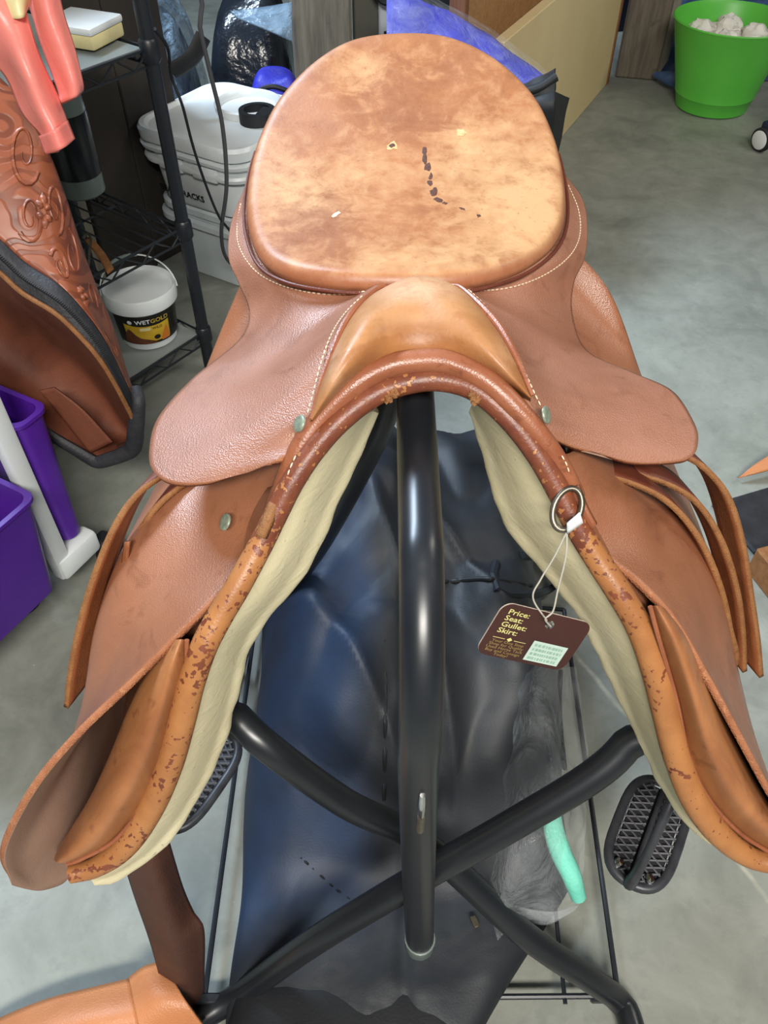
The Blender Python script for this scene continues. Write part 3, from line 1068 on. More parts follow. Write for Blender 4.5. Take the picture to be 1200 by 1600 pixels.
def stirrup(center, rz, label, tilt=0.0):
    root = thing('stirrup_iron', (0, 0, 0), label, 'stirrup')
    A, B = .062, .033
    # tread rim
    rim = []
    for k in range(40):
        a = 2 * math.pi * k / 40
        x, y = math.cos(a), math.sin(a)
        rim.append(Vector((A * math.copysign(abs(x) ** .55, x), B * math.copysign(abs(y) ** .8, y), 0)))
    rv, rf = tube(rim, .0055, 10, closed=True)
    obj('tread_rim', (rv, rf), M['iron_black'], root)
    pad, px_, py_ = [], 13, 7
    for i in range(px_):
        x = -A * .86 + A * 1.72 * i / (px_ - 1)
        w = B * .86 * (1 - abs(x / A) ** 4) ** .5
        for s in (-1, 1):
            pad.append(tube([Vector((x - .006, s * .005, .002)), Vector((x + .006, s * w, .002))], .0012, 5))
            pad.append(tube([Vector((x + .006, s * .005, .002)), Vector((x - .006, s * w, .002))], .0012, 5))
    obj('tread_grid', join(*pad), M['tread'], root)
    obj('tread_pad', rbox((A * 1.78, B * 1.6, .004), .0015, 1, T((0, 0, -.003))), M['rubber'], root)
    pv_, pf_ = tube([Vector((-A, 0, .001)), Vector((-A * .5, 0, .004)), Vector((A * .5, 0, .004)), Vector((A, 0, .001))], .0048, 10, 20, flat=.6)
    obj('tread_rib', (pv_, pf_), M['iron_black'], root)
    arch = [Vector((-A, 0, 0)), Vector((-A * 1.06, 0, .03)), Vector((-A * .95, 0, .075)), Vector((-A * .55, 0, .115)), Vector((-A * .2, 0, .130)), Vector((A * .2, 0, .130)),
            Vector((A * .55, 0, .115)), Vector((A * .95, 0, .075)), Vector((A * 1.06, 0, .03)), Vector((A, 0, 0))]
    obj('branch', tube(arch, [.0075, .0055, .0045, .0045, .0055, .0055, .0045, .0045, .0055, .0075], 10, 60), M['iron_black'], root)
    obj('eye', rbox((.036, .008, .020), .003, 2, T((0, 0, .138))), M['iron_black'], root)
    for s in (-1, 1):
        obj('rivet', lathe([(0, .0085), (.004, .0075), (.0058, .005), (.006, .002)], 16, (-A * .80, s * B * .5, 0)), M['chrome'], root)
    root.location = center
    root.rotation_euler = (tilt, 0, rz)
    return root


stirrup((.286, .352, .235), math.radians(60), 'dark stirrup iron with mesh tread hanging under the flap with the price tag')
stirrup((-.216, .414, .235), math.radians(62), 'dark stirrup iron half hidden behind cream panel near the brown girth strap')

# --- price tag
tg_c = P(836, 994, .372)
tag_root = thing('price_tag', tuple(tg_c), 'dark brown price tag with white sticker hanging from the saddle ring', 'price tag')
TL, TR, BR_, BL = P(772, 940, .372), P(912, 972, .380), P(893, 1050, .366), P(757, 1018, .358)
ex = ((TR - TL) + (BR_ - BL)).normalized()
ey = ((TL - BL) + (TR - BR_))
ey = (ey - ex * ey.dot(ex)).normalized()
en = ex.cross(ey)
tw, th = ((TR - TL).length + (BR_ - BL).length) / 2, ((TL - BL).length + (TR - BR_).length) / 2
tc = (TL + TR + BR_ + BL) / 4


def TP(x, y, h=0.0):
    """x, y in 0..1 across the card (y up)"""
    return tc + ex * ((x - .5) * tw) + ey * ((y - .5) * th) + en * h


out2 = []
rx_, ry_ = .11, .11 * tw / th
for cx, cy, a0 in ((1 - rx_, 1 - ry_, 0), (rx_, 1 - ry_, 90), (rx_, ry_, 180), (1 - rx_, ry_, 270)):
    for k in range(8):
        a = math.radians(a0 + 90 * k / 7)
        out2.append((cx + rx_ * math.cos(a), cy + ry_ * math.sin(a)))
n2 = len(out2)
cv = [TP(x, y, .0006) for x, y in out2] + [TP(x, y, -.0006) for x, y in out2]
cf = [tuple(range(n2)), tuple(reversed(range(n2, 2 * n2)))] + [(k, n2 + k, n2 + (k + 1) % n2, (k + 1) % n2) for k in range(n2)]
card = obj('card', (cv, cf), [M['tagbrown'], M['tag_edge']], tag_root, 0)
for p_ in card.data.polygons:
    p_.material_index = 1 if len(p_.vertices) == 4 else 0


def tag_text(s, x, y, size, m, bold=0.0, align='LEFT'):
    v, f = text_mesh(s, size, align, bold)
    v = [Vector((q.x * 1.35, q.y, 0)) for q in v]
    return obj('lettering', ([TP(x, y, .0010) + ex * q.x + ey * q.y for q in v], f), m, tag_root, 0)


for i, s_ in enumerate(('Price:', 'Seat:', 'Gullet:', 'Skirt:')):
    tag_text(s_, .085, .82 - .118 * i, .0066, M['tag_text'], .0001)
for i, s_ in enumerate(('Your One Stop', 'Shop for Quality', 'Used Horse Tack', 'Buy and Consign', 'Today!')):
    tag_text(s_, .265, .285 - .062 * i, .0036, M['tag_text2'], 0, 'CENTER')


def tag_quad(name, x0, y0, x1, y1, m, h=.0010, sk=0):
    return obj(name, ([TP(x0, y0, h), TP(x1, y0, h), TP(x1, y1, h), TP(x0, y1, h)], [(0, 1, 2, 3)]), m, tag_root, 0)


tag_quad('printed_rule', .08, .362, .21, .372, M['tag_text'])
tag_quad('printed_rule', .31, .362, .44, .372, M['tag_text'])
obj('printed_diamond', ([TP(.23, .37, .001), TP(.26, .33, .001), TP(.29, .37, .001), TP(.26, .41, .001)], [(0, 1, 2, 3)]), M['tag_text'], tag_root, 0)
tag_quad('sticker', .51, .03 + .04, .90, .46, M['sticker'])
rnd = random.Random(5)
inkp = []
for r_i in range(4):
    x = .54
    while x < .86:
        w = rnd.uniform(.012, .035)
        y = .41 - .085 * r_i
        o_ = len(inkp) * 4
        inkp.append(([TP(x, y - .05, .0013), TP(x + w, y - .05, .0013), TP(x + w, y, .0013), TP(x, y, .0013)], [(0, 1, 2, 3)]))
        x += w + rnd.uniform(.006, .015)
obj('faded_print', join(*inkp), M['sticker_ink'], tag_root, 0)
hole = TP(.56, .80, .001)
hv, hf = lathe([(.0022, .0), (.0034, .0008), (.0040, .0)], 20)
obj('eyelet', ([hole + ex * q.x + ey * q.y + en * q.z for q in hv], hf), M['chrome'], tag_root)
top_s = P(886, 830, .378)
obj('string', tube([top_s, P(866, 870, .376), P(845, 905, .374), P(833, 935, .372), hole + en * -.002], .0007, 6, 40), M['string'], tag_root)
obj('string', tube([top_s, P(884, 870, .374), P(872, 920, .370), P(864, 955, .367), P(852, 967, .366), hole + en * .002], .0007, 6, 40), M['string'], tag_root)
obj('string_clip', patch([[P(886, 818, .374), P(886, 834, .373)], [P(906, 801, .376), P(911, 816, .375)]], 4, 4), M['white_pl'], tag_root, 60, (.0015, 0))
# ------------------------------------------------------------------ saddle stand
SX = 0.024
stand = thing('saddle_stand', (SX, 0.5, 0.0), 'black tubular folding saddle stand with crossed legs and wire tray', 'stand')
R_T = 0.0147
ridge = [Vector((SX, .98, .715)), Vector((SX, .80, .72)), Vector((SX, .60, .72)), Vector((SX, .46, .72))]
for k in range(1, 10):
    a = math.radians(10 * k)
    ridge.append(Vector((SX, .37 - .11 * math.sin(a), .61 + .11 * math.cos(a))))
ridge += [Vector((SX, .26, .58)), Vector((SX + .004, .26, .45)), Vector((SX + .009, .26, .30)), Vector((SX + .014, .26, .176))]
obj('ridge_tube', tube(ridge, R_T, 24, 160), M['black_tube'], stand)
obj('end_plug', lathe([(.0150, .030), (.0154, .036), (.0150, .0395), (.0, .040)][::1], 20, (SX + .014, .26, .140)), M['chrome'], stand)
obj('end_cap', lathe([(.0, .016), (.0135, .016), (.0158, .020), (.0162, .042), (.0150, .0425)], 24, (SX + .014, .26, .140)), M['greybottle'], stand)
pin_y = .244
obj('snap_pin', tube([Vector((SX + .003, pin_y, .570)), Vector((SX + .003, pin_y - .002, .555)), Vector((SX + .003, pin_y - .002, .540))], [.0022, .0026, .0022], 8, 12), M['chrome'], stand)
obj('pin_slot', tube([Vector((SX + .003, pin_y + .0005, .532)), Vector((SX + .003, pin_y + .0005, .508))], .0030, 10, 6), M['steel'], stand)

foot_r = PF(965, 1562, .018)
foot_l = PF(285, 1612, .018)
crs = P(665, 1338, .318)
# leg that starts high on the left and ends low on the right
la = [Vector((SX - .015, .60, .70)), Vector((-.085, .47, .63)), P(350, 1085, .40), P(375, 1125, .382), P(425, 1172, .362), P(540, 1255, .345), crs + Vector((0, .012, 0)), P(820, 1460, .275), P(925, 1532, .249), foot_r,
      foot_r + Vector((.012, -.03, -.002)), foot_r + Vector((.014, -.16, -.002))]
obj('leg', tube(la, R_T, 20, 160), M['black_tube'], stand)
lb = [Vector((SX + .01, .74, .712)), Vector((.12, .70, .68)), Vector((.165, .52, .58)), P(1008, 1105, .375), P(978, 1165, .353), P(918, 1218, .335), P(790, 1295, .312), P(665, 1366, .292), P(500, 1465, .266), P(380, 1550, .243), foot_l,
      foot_l + Vector((-.012, -.03, -.002)), foot_l + Vector((-.014, -.16, -.002))]
obj('leg', tube(lb, R_T, 20, 160), M['black_tube'], stand)
# rear legs
obj('leg', tube([Vector((.022, .62, .705)), Vector((.006, .62, .62)), Vector((-.022, .62, .53)), Vector((-.10, .655, .32)), Vector((-.205, .70, .12)), Vector((-.255, .72, .018))], R_T * .93, 18, 60), M['black_tube'], stand)
obj('leg', tube([Vector((SX + .005, .85, .71)), Vector((SX + .03, .855, .69)), Vector((.14, .88, .55)), Vector((.245, .905, .25)), Vector((.31, .93, .018))], R_T * .93, 18, 60), M['black_tube'], stand)
obj('pivot_bolt', tube([crs + Vector((0, -.03, 0)), crs + Vector((0, .03, 0))], .005, 10), M['steel'], stand)

TZ = .030
A0, A1 = PF(319, 1561, TZ), PF(390, 1040, TZ)
B0, B1 = PF(966, 1556, TZ), PF(902, 1100, TZ)
A1 = A0.lerp(A1, 1.35)
B1 = B0.lerp(B1, 1.45)
tray = obj('wire_tray', tube([A0, A1], .0034, 8), M['black_wire'], stand)
for a, b, r in ((B0, B1, .0034), (A0.lerp(B0, .0), B0, .0034), (A1, B1, .0034)):
    obj('tray_rod', tube([a, b], r, 8), M['black_wire'], tray)
for i, t in enumerate((.10, .22, .36, .50, .685, .87)):
    a, b = A0.lerp(B0, t), A1.lerp(B1, t)
    obj('tray_rod', tube([a + (a - b).normalized() * .008, b], .0026, 8), M['black_wire'], tray)
obj('tray_clip', rbox((.03, .012, .014), .002, 1, T(tuple(A0.lerp(B0, .965) + Vector((0, 0, -.004))))), M['black_wire'], tray)
obj('tray_clip', rbox((.03, .012, .014), .002, 1, T(tuple(A0.lerp(B0, .01) + Vector((0, 0, -.002))))), M['black_wire'], tray)

# ------------------------------------------------------------------ garment bag lying in the tray
bag = thing('garment_bag', (.03, .55, TZ), 'navy black garment bag lying in the wire tray under the saddle', 'bag')
NX, NY = 90, 130
BX0, BX1, BY0, BY1 = -.186, .244, .17, 1.06
bvx, bfx = [], []
for j in range(NY):
    for i in range(NX):
        s, t = -1 + 2 * i / (NX - 1), -1 + 2 * j / (NY - 1)
        # superellipse mapping
        y = (BY0 + BY1) / 2 + (BY1 - BY0) / 2 * t
        q_ = min(1, max(0, (y - .17) / .20))
        hw = (BX1 - BX0) / 2 if s < 0 else (BX1 - BX0) / 2 - .15 * (1 - q_)
        x = (BX0 + BX1) / 2 + hw * s * (1 - .05 * t * t) + .012 * nz(t * 3, 1.7) * abs(s)
        e = max(0, 1 - abs(s) ** 5) ** .55 * max(0, 1 - abs(t) ** 8) ** .5
        k_ = min(1, max(0, (y - .33) / .25)); k_ = k_ * k_ * (3 - 2 * k_)
        H = .024 + k_ * (.166 + .05 * math.exp(-((y - .85) / .22) ** 2) + .03 * math.exp(-((x + .05) / .09) ** 2))
        z = TZ + .006 + e * H
        fold = .030 * abs(nz(x * 9 + y * 5, y * 6 - x * 8, 2.0)) + .016 * nz(x * 16, y * 12, 5.0) + .022 * (1 - abs(nz(x * 5 + 3, y * 4 + x * 6, 9.0))) ** 5
        fold -= .018 * math.exp(-((x - .028 - .01 * nz(y * 6)) / .010) ** 2)
        z += e * fold * (.25 + .75 * k_)
        bvx.append(Vector((x, y, z)))
for j in range(NY - 1):
    for i in range(NX - 1):
        bfx.append((j * NX + i, j * NX + i + 1, (j + 1) * NX + i + 1, (j + 1) * NX + i))
bl_ = [min(1, max(0, (.01 - q.x) / .05)) * min(1, max(0, (q.y - .22) / .14)) + .25 * nz(q.x * 9, q.y * 9) for q in bvx]  # blue sheen of the left half painted into the fabric colour
ub = obj('fabric_body', (bvx, bfx), M['bagfabric'], bag, 70, None, {'blue': bl_})
obj('fabric_base', ([Vector((x, y, TZ + .004)) for x, y in ((BX0 + .01, BY0 + .02), (.07, BY0 + .02), (BX1 - .02, .38), (BX1 - .02, BY1 - .02), (BX0 + .01, BY1 - .02))], [(0, 1, 2, 3, 4)]), M['navy'], bag, 0)


def bag_z(x, y):
    i = min(NX - 1, max(0, round((x - BX0) / (BX1 - BX0) * (NX - 1))))
    j = min(NY - 1, max(0, round((y - BY0) / (BY1 - BY0) * (NY - 1))))
    return bvx[j * NX + i].z


def on_bag(pl, lift=.0005):
    out = []
    pl = [(q.x, q.y) for q in cr([Vector((a, b, 0)) for a, b in pl], 24)]
    for px, py in pl:
        r_ = ray(px, py)
        t = .6
        while t < 1.6:
            p = CAM + r_ * t
            if BX0 < p.x < BX1 and BY0 < p.y < BY1 and p.z < bag_z(p.x, p.y):
                break
            if p.z < TZ:
                break
            t += .004
        out.append(p + Vector((0, 0, lift)))
    return out


for nm, pl, r, m in (('seam_trim', [(876, 1048), (874, 1100), (878, 1160), (882, 1200)], .0035, 'blackfab'), ('seam_trim', [(850, 1048), (852, 1120), (862, 1200)], .003, 'navy'),
                     ('handle_strap', [(775, 880), (770, 910), (790, 930), (850, 925), (880, 900), (860, 870), (815, 868)], .006, 'navy'),
                     ('seam_trim', [(600, 1000), (602, 1120), (600, 1250)], .0026, 'blackfab'),
                     ('seam_trim', [(690, 910), (760, 905), (830, 915)], .0035, 'blackfab'),
                     ('seam_trim', [(470, 1340), (520, 1385), (555, 1412)], .0016, 'blackfab')):
    obj(nm, tube(on_bag(pl), r, 8, 40), M[m], bag)

# second dark bag end in front, with zip
nb = thing('duffel_bag', (.0, .2, TZ), 'black zipped bag end below the crossed legs of the stand', 'bag')
v_, f_ = [], []
for j in range(40):
    for i in range(60):
        s, t = -1 + 2 * i / 59, -1 + 2 * j / 39
        x = -.05 + .14 * s + .02 * t
        y = .15 + .12 * t
        e = max(0, 1 - s ** 4) ** .5 * max(0, 1 - t ** 4) ** .5
        v_.append(Vector((x, y, TZ + .006 + e * (.026 + .006 * nz(x * 8, y * 9, 1.0) + .004 * abs(nz(x * 14, y * 12, 4.0))))))
for j in range(39):
    for i in range(59):
        f_.append((j * 60 + i, j * 60 + i + 1, (j + 1) * 60 + i + 1, (j + 1) * 60 + i))
obj('fabric_body', (v_, f_), M['blackfab'], nb, 70)
obj('zip_pull', rbox((.008, .014, .004), .001, 1, T(tuple(P(742, 1440, -1.045)), .4)), M['steel'], nb)

# clear plastic bag with a teal knit roll at the right of the tray
pb = thing('plastic_bag', tuple(PF(850, 1380, TZ)), 'clear crinkled plastic bag holding a teal roll beside garment bag', 'plastic bag')
rows = [[(900, 1040, -.86), (912, 1130, -.88), (915, 1230, -.90), (912, 1320, -.93), (912, 1395, -.965), (908, 1415, -.99)],
        [(868, 1040, -.83), (868, 1130, -.84), (865, 1230, -.85), (862, 1320, -.88), (860, 1400, -.93), (858, 1438, -.97)],
        [(840, 1040, -.84), (830, 1140, -.85), (815, 1250, -.855), (800, 1340, -.88), (795, 1410, -.93), (800, 1450, -.98)],
        [(820, 1050, -.88), (800, 1150, -.89), (785, 1260, -.89), (770, 1350, -.92), (765, 1420, -.96), (775, 1465, -1.0)]]
v_, f_ = patch([pts(r) for r in rows], 60, 30)
v_ = [q + Vector((.008 * nz(q.x * 30, q.y * 30, 3), .008 * nz(q.x * 34, q.y * 28, 6), .010 * nz(q.x * 26, q.y * 26, 9))) for q in v_]
obj('film', (v_, f_), M['film'], pb, 30)
obj('folded_corner', patch([pts([(905, 1415, -.985), (860, 1425, -.985), (800, 1415, -.985)]), pts([(900, 1420, -1.0), (858, 1444, -1.0), (822, 1440, -1.0)])], 20, 8), M['film'], pb, 30, (.002, 0))
v_, f_ = tube(pts([(862, 1270, -.90), (866, 1300, -.90), (876, 1332, -.91), (892, 1366, -.93), (904, 1402, -.96)]), [.010, .0115, .0115, .0105, .0085], 14, 40)
tag(obj('knit_roll', (v_, f_), M['teal'], None, 60), 'teal ribbed knit roll inside the clear plastic bag', 'cloth')
# ------------------------------------------------------------------ girth hanging to the floor
g = thing('leather_girth', tuple(PF(300, 1580, 0.0)), 'wide brown leather girth strap folding from dark hang to tan floor end', 'strap')
v_, f_ = patch([pts([(190, 1330, .300), (212, 1400, .285), (236, 1470, .268), (254, 1535, .250), (268, 1575, .238), (300, 1596, .230)]),
                pts([(230, 1330, .290), (250, 1395, .275), (272, 1460, .258), (285, 1520, .243), (298, 1560, .234), (312, 1592, .228)]),
                pts([(262, 1310, .305), (284, 1385, .292), (302, 1425, .280), (318, 1450, .270), (318, 1520, .252), (316, 1580, .236)])], 50, 16)
obj('hanging_run', (v_, f_), M['darkbrown'], g, 60, (.004, 0))
v_, f_ = patch([pts([(-90, 1640, -1.10), (0, 1592, -1.085), (75, 1562, -1.075), (150, 1543, -1.07), (203, 1530, -1.07)]),
                pts([(-60, 1700, -1.08), (20, 1660, -1.06), (90, 1620, -1.055), (160, 1600, -1.05), (215, 1590, -1.05)]),
                pts([(-30, 1790, -1.11), (40, 1750, -1.105), (110, 1720, -1.10), (180, 1690, -1.10), (230, 1670, -1.10)])], 40, 16)
obj('floor_run', (v_, f_), M['tan'], g, 60, (.004, 0))
v_, f_ = patch([pts([(203, 1528, -1.065), (225, 1512, -1.055), (252, 1504, -1.055)]),
                pts([(215, 1590, -1.045), (250, 1565, -1.035), (288, 1560, -1.035)]),
                pts([(232, 1670, -1.09), (280, 1640, -1.075), (325, 1612, -1.06)])], 30, 16)
obj('folded_end', (v_, f_), M['tan'], g, 60, (.005, 0))
# ------------------------------------------------------------------ wire shelf unit
E1, E2 = Vector((-.6, -.8, 0)), Vector((-.8, .6, 0))
P0 = Vector((-.386, 1.476, 0))
SHW, SHD = .55, .36


def SH(a, b, z):
    return P0 + E1 * a + E2 * b + Vector((0, 0, z))


shelf = thing('wire_shelf', tuple(SH(SHW / 2, SHD / 2, 0)), 'black wire storage shelf with grey liners standing beside white buckets', 'shelf')
for a, b in ((0, 0), (SHW, 0), (0, SHD), (SHW, SHD)):
    pst = obj('post', tube([SH(a, b, 0), SH(a, b, 1.3)], .0125, 14), M['black_wire'], shelf)
    for z in (.10, .34, .655):
        obj('collar', lathe([(.0135, -.022), (.017, -.016), (.0165, .012), (.0135, .016)], 14, tuple(SH(a, b, z))), M['black_wire'], pst)
for z, liner, wires in ((.10, True, 7), (.34, False, 20), (.655, True, 7)):
    tier = obj('shelf_rim', tube([SH(0, 0, z), SH(SHW, 0, z), SH(SHW, SHD, z), SH(0, SHD, z)], .0030, 8, closed=True), M['black_wire'], shelf)
    obj('lower_rim', tube([SH(0, 0, z - .026), SH(SHW, 0, z - .026), SH(SHW, SHD, z - .026), SH(0, SHD, z - .026)], .0026, 8, closed=True), M['black_wire'], tier)
    for (a0, b0), (a1, b1) in (((0, 0), (SHW, 0)), ((0, 0), (0, SHD))):
        zz = []
        L = math.hypot(a1 - a0, b1 - b0)
        n = int(L / .035)
        for i in range(n + 1):
            t = i / n
            zz.append(SH(a0 + (a1 - a0) * t, b0 + (b1 - b0) * t, z - (.026 if i % 2 else 0)))
        obj('truss_wire', tube(zz, .0020, 6), M['black_wire'], tier)
    for i in range(wires):
        a = SHW * (i + .5) / wires
        obj('shelf_wire', tube([SH(a, 0, z), SH(a, SHD, z)], .0018, 6), M['black_wire'], tier)
    obj('cross_wire', tube([SH(0, SHD * .5, z - .004), SH(SHW, SHD * .5, z - .004)], .0026, 6), M['black_wire'], tier)
    if liner:
        lv = [SH(.012, .004, z + .003), SH(SHW - .01, .004, z + .003), SH(SHW - .01, SHD - .01, z + .003), SH(.012, SHD - .01, z + .003)]
        obj('liner', (lv, [(0, 1, 2, 3)]), M['liner'], tier, 0, (.002, 1))

# wooden partition behind the shelf
part_ = thing('plank_partition', tuple(SH(.4, .46, 0)), 'weathered grey plank partition behind the wire shelf', 'partition')
for i in range(-1, 5):
    a = -.16 + i * .155
    c = SH(a, .44 + .004 * (i % 2), .7)
    obj('plank', rbox((.150, .03, 1.4), .003, 1, T(tuple(c), math.atan2(E1.y, E1.x))), M['post'] if i > 0 else M['wall'], part_, 30)


# ------------------------------------------------------------------ pail on the bottom shelf
def cyl_map(c, r, z0, ang0, vf, slope=0.0):
    """wrap flat x,y print round a pail at centre c"""
    out = []
    for q in vf[0]:
        rr = r + slope * (q.y + z0)
        a = ang0 + q.x / r
        out.append(Vector((c[0] + math.cos(a) * rr, c[1] + math.sin(a) * rr, c[2] + z0 + q.y)))
    return out, vf[1]


def grid(x0, x1, y0, y1, nx=16, ny=2):
    v = [Vector((x0 + (x1 - x0) * i / nx, y0 + (y1 - y0) * j / ny, 0)) for j in range(ny + 1) for i in range(nx + 1)]
    f = [(j * (nx + 1) + i, j * (nx + 1) + i + 1, (j + 1) * (nx + 1) + i + 1, (j + 1) * (nx + 1) + i) for j in range(ny) for i in range(nx)]
    return v, f


pc_ = PF(235, 523, .106)
pail = thing('feed_pail', tuple(pc_), 'small white lidded pail with black and yellow horse label on the lowest shelf', 'pail')
obj('body', lathe([(.054, 0), (.056, .002), (.0565, .012), (.058, .013), (.0655, .098)], 48, tuple(pc_)), M['white_pl'], pail)
obj('lid', lathe([(.066, .090), (.0735, .092), (.0745, .098), (.0735, .118), (.0715, .122), (.0695, .120), (.067, .114), (.030, .113), (0, .113)], 48, tuple(pc_)), M['white_pl'], pail)
sl_ = .0875
ang_c = math.atan2(CAM.y - pc_.y, CAM.x - pc_.x) + .05
lab = obj('label_band', cyl_map(pc_, .0588, .018, ang_c, grid(-.075, .075, 0, .068, 32, 4), .0885), M['label_black'], pail, 60)


def pr(name, vf, m, lift):
    return obj(name, cyl_map(pc_, .0588 + lift, .018, ang_c, vf, .0885), m, lab, 60)


yv, yf = grid(-.050, .038, .006, .044, 30, 4)
for q in yv:
    if q.y > .035:
        q.y += .006 * (q.x / .05) ** 2
    if q.y < .012:
        q.y -= .0
pr('yellow_panel', (yv, yf), M['yellow'], .0005)
for s_, x, y, sz, m in (('WET', -.026, .051, .013, M['white_pl']), ('GOLD', .002, .051, .013, M['gold'])):
    pr('lettering', (lambda t: ([q + Vector((x, y, 0)) for q in t[0]], t[1]))(text_mesh(s_, sz, 'LEFT', .0003)), m, .0010)
def profile_print(top, base):
    n = 24
    v, f = [], []
    for i in range(n + 1):
        x = top[0][0] + (top[-1][0] - top[0][0]) * i / n
        k = max(j for j in range(len(top) - 1) if top[j][0] <= x + 1e-9)
        t = (x - top[k][0]) / (top[k + 1][0] - top[k][0])
        v += [Vector((x, base, 0)), Vector((x, max(base + .0003, top[k][1] + (top[k + 1][1] - top[k][1]) * t), 0))]
    for i in range(n):
        f.append((2 * i, 2 * i + 2, 2 * i + 3, 2 * i + 1))
    return v, f


pr('horse_print', profile_print([(-.056, .014), (-.049, .030), (-.043, .038), (-.038, .035), (-.031, .024), (-.022, .016), (-.008, .012), (.004, .007), (.012, .001)], .001), M['horsebrown'], .0010)
pr('horse_print', profile_print([(.018, .010), (.022, .020), (.027, .028), (.031, .037), (.035, .024), (.037, .010)], .004), M['orange_print'], .0010)
pr('dot_print', ([Vector((.010 + .0065 * math.cos(a / 12 * 2 * math.pi), .015 + .0055 * math.sin(a / 12 * 2 * math.pi), 0)) for a in range(12)], [tuple(range(12))]), M['label_black'], .0010)
pr('dot_print', ([Vector((-.036 + .0045 * math.cos(a / 12 * 2 * math.pi), .055 + .0045 * math.sin(a / 12 * 2 * math.pi), 0)) for a in range(12)], [tuple(range(12))]), M['white_pl'], .0010)
pr('cream_strip', grid(-.020, .0, .034, .041, 6, 1), M['cream_print'], .0009)
pr('lettering', (lambda t: ([q + Vector((.003, .035, 0)) for q in t[0]], t[1]))(text_mesh('WILD', .008, 'LEFT', .0002)), M['horsebrown'], .0009)
hb = []
ha = Vector((math.cos(.25), math.sin(.25), 0))
for k in range(21):
    a = math.pi * k / 20
    hb.append(pc_ + Vector((0, 0, .106)) + ha * (.0755 * math.cos(a)) + Vector((-.012 * math.sin(a), .035 * math.sin(a), .075 * math.sin(a) * .8)))
hdl = obj('handle', tube(hb, .0016, 8), M['white_pl'], pail)
obj('grip', tube(hb[9:15], .0035, 8), M['greybottle'], hdl)

# ------------------------------------------------------------------ stacked square buckets
BK = Vector((-.365, 1.965, 0))
BROT = math.atan2(-.52, .85)


def rsq(h, z, n=10, rad=.06):
    out = []
    rad = min(rad, h * .9)
    for cx, cy, a0 in ((h - rad, h - rad, 0), (-h + rad, h - rad, 90), (-h + rad, -h + rad, 180), (h - rad, -h + rad, 270)):
        for k in range(n):
            a = math.radians(a0 + 90 * k / (n - 1))
            out.append(Vector((cx + rad * math.cos(a), cy + rad * math.sin(a), z)))
    return out


def sq_loft(prof, m4, cap_bottom=True, cap_top=False):
    v, f = [], []
    n = 40
    for h, z in prof:
        v += [m4 @ q for q in rsq(h, z)]
    for i in range(len(prof) - 1):
        for k in range(n):
            l = (k + 1) % n
            f.append((i * n + k, i * n + l, (i + 1) * n + l, (i + 1) * n + k))
    if cap_bottom:
        f.append(tuple(reversed(range(n))))
    if cap_top:
        f.append(tuple(range((len(prof) - 1) * n, len(prof) * n)))
    return v, f


MB_ = T(tuple(BK), BROT)
b1 = thing('square_bucket', tuple(BK), 'lower white square bucket standing on the floor under the lettered one', 'bucket', 'white square buckets')
obj('body', sq_loft([(.122, 0), (.126, .004), (.136, .17), (.143, .172), (.143, .186), (.136, .190)], MB_), M['white_pl2'], b1, 35)
obj('rim_band', sq_loft([(.137, .140), (.149, .143), (.149, .156), (.137, .159)], MB_, False), M['white_pl2'], b1, 35)
MB2 = T(tuple(BK + Vector((0, 0, .185))), BROT)
b2 = thing('square_bucket', tuple(BK + Vector((0, 0, .185))), 'upper white square bucket with rimmed lid and black lettering', 'bucket', 'white square buckets')
obj('body', sq_loft([(.128, 0), (.133, .006), (.141, .09), (.146, .092), (.146, .112), (.143, .150)], MB2), M['white_pl'], b2, 35)
obj('rim_band', sq_loft([(.143, .098), (.157, .100), (.159, .108), (.157, .114), (.144, .116)], MB2, False), M['white_pl'], b2, 35)
lidb = obj('lid', sq_loft([(.146, .128), (.160, .130), (.162, .138), (.150, .142), (.150, .146), (.160, .149), (.162, .170), (.158, .178), (.150, .178), (.144, .170), (.05, .168)], MB2, False, True), M['white_pl'], b2, 35)
obj('raised_ring', lathe([(.078, .168), (.080, .184), (.075, .187), (.070, .182), (.068, .170)], 40, tuple(BK + Vector((.045, .055, .185)))), M['white_pl'], lidb, 50)
for k in (-1, 1):
    obj('handle_tab', rbox((.07, .012, .03), .004, 2, MB2 @ T((.05 * k, -.152, .108))), M['white_pl'], b2, 35)
tv, tf = text_mesh('BEAR TRACKS', .0215, 'CENTER', .0006)
obj('lettering', ([MB2 @ Vector((q.x - .042, -.1398 - (.03 + q.y) * .0952, .030 + q.y)) for q in tv], tf), M['label_black'], b2, 0)
blk = T(tuple(BK + Vector((.075, -.02, .185 + .168 + .014))), -.3)
tag(obj('tape_roll', join(xf(lathe([(.03, -.014), (.042, -.014), (.042, .014), (.03, .014), (.03, -.014)], 28), blk), rbox((.05, .045, .027), .003, 1, blk @ T((.03, 0, 0)))), M['blackfab'], None, 40), 'black tape roll lying on the lid of the white bucket', 'tape')

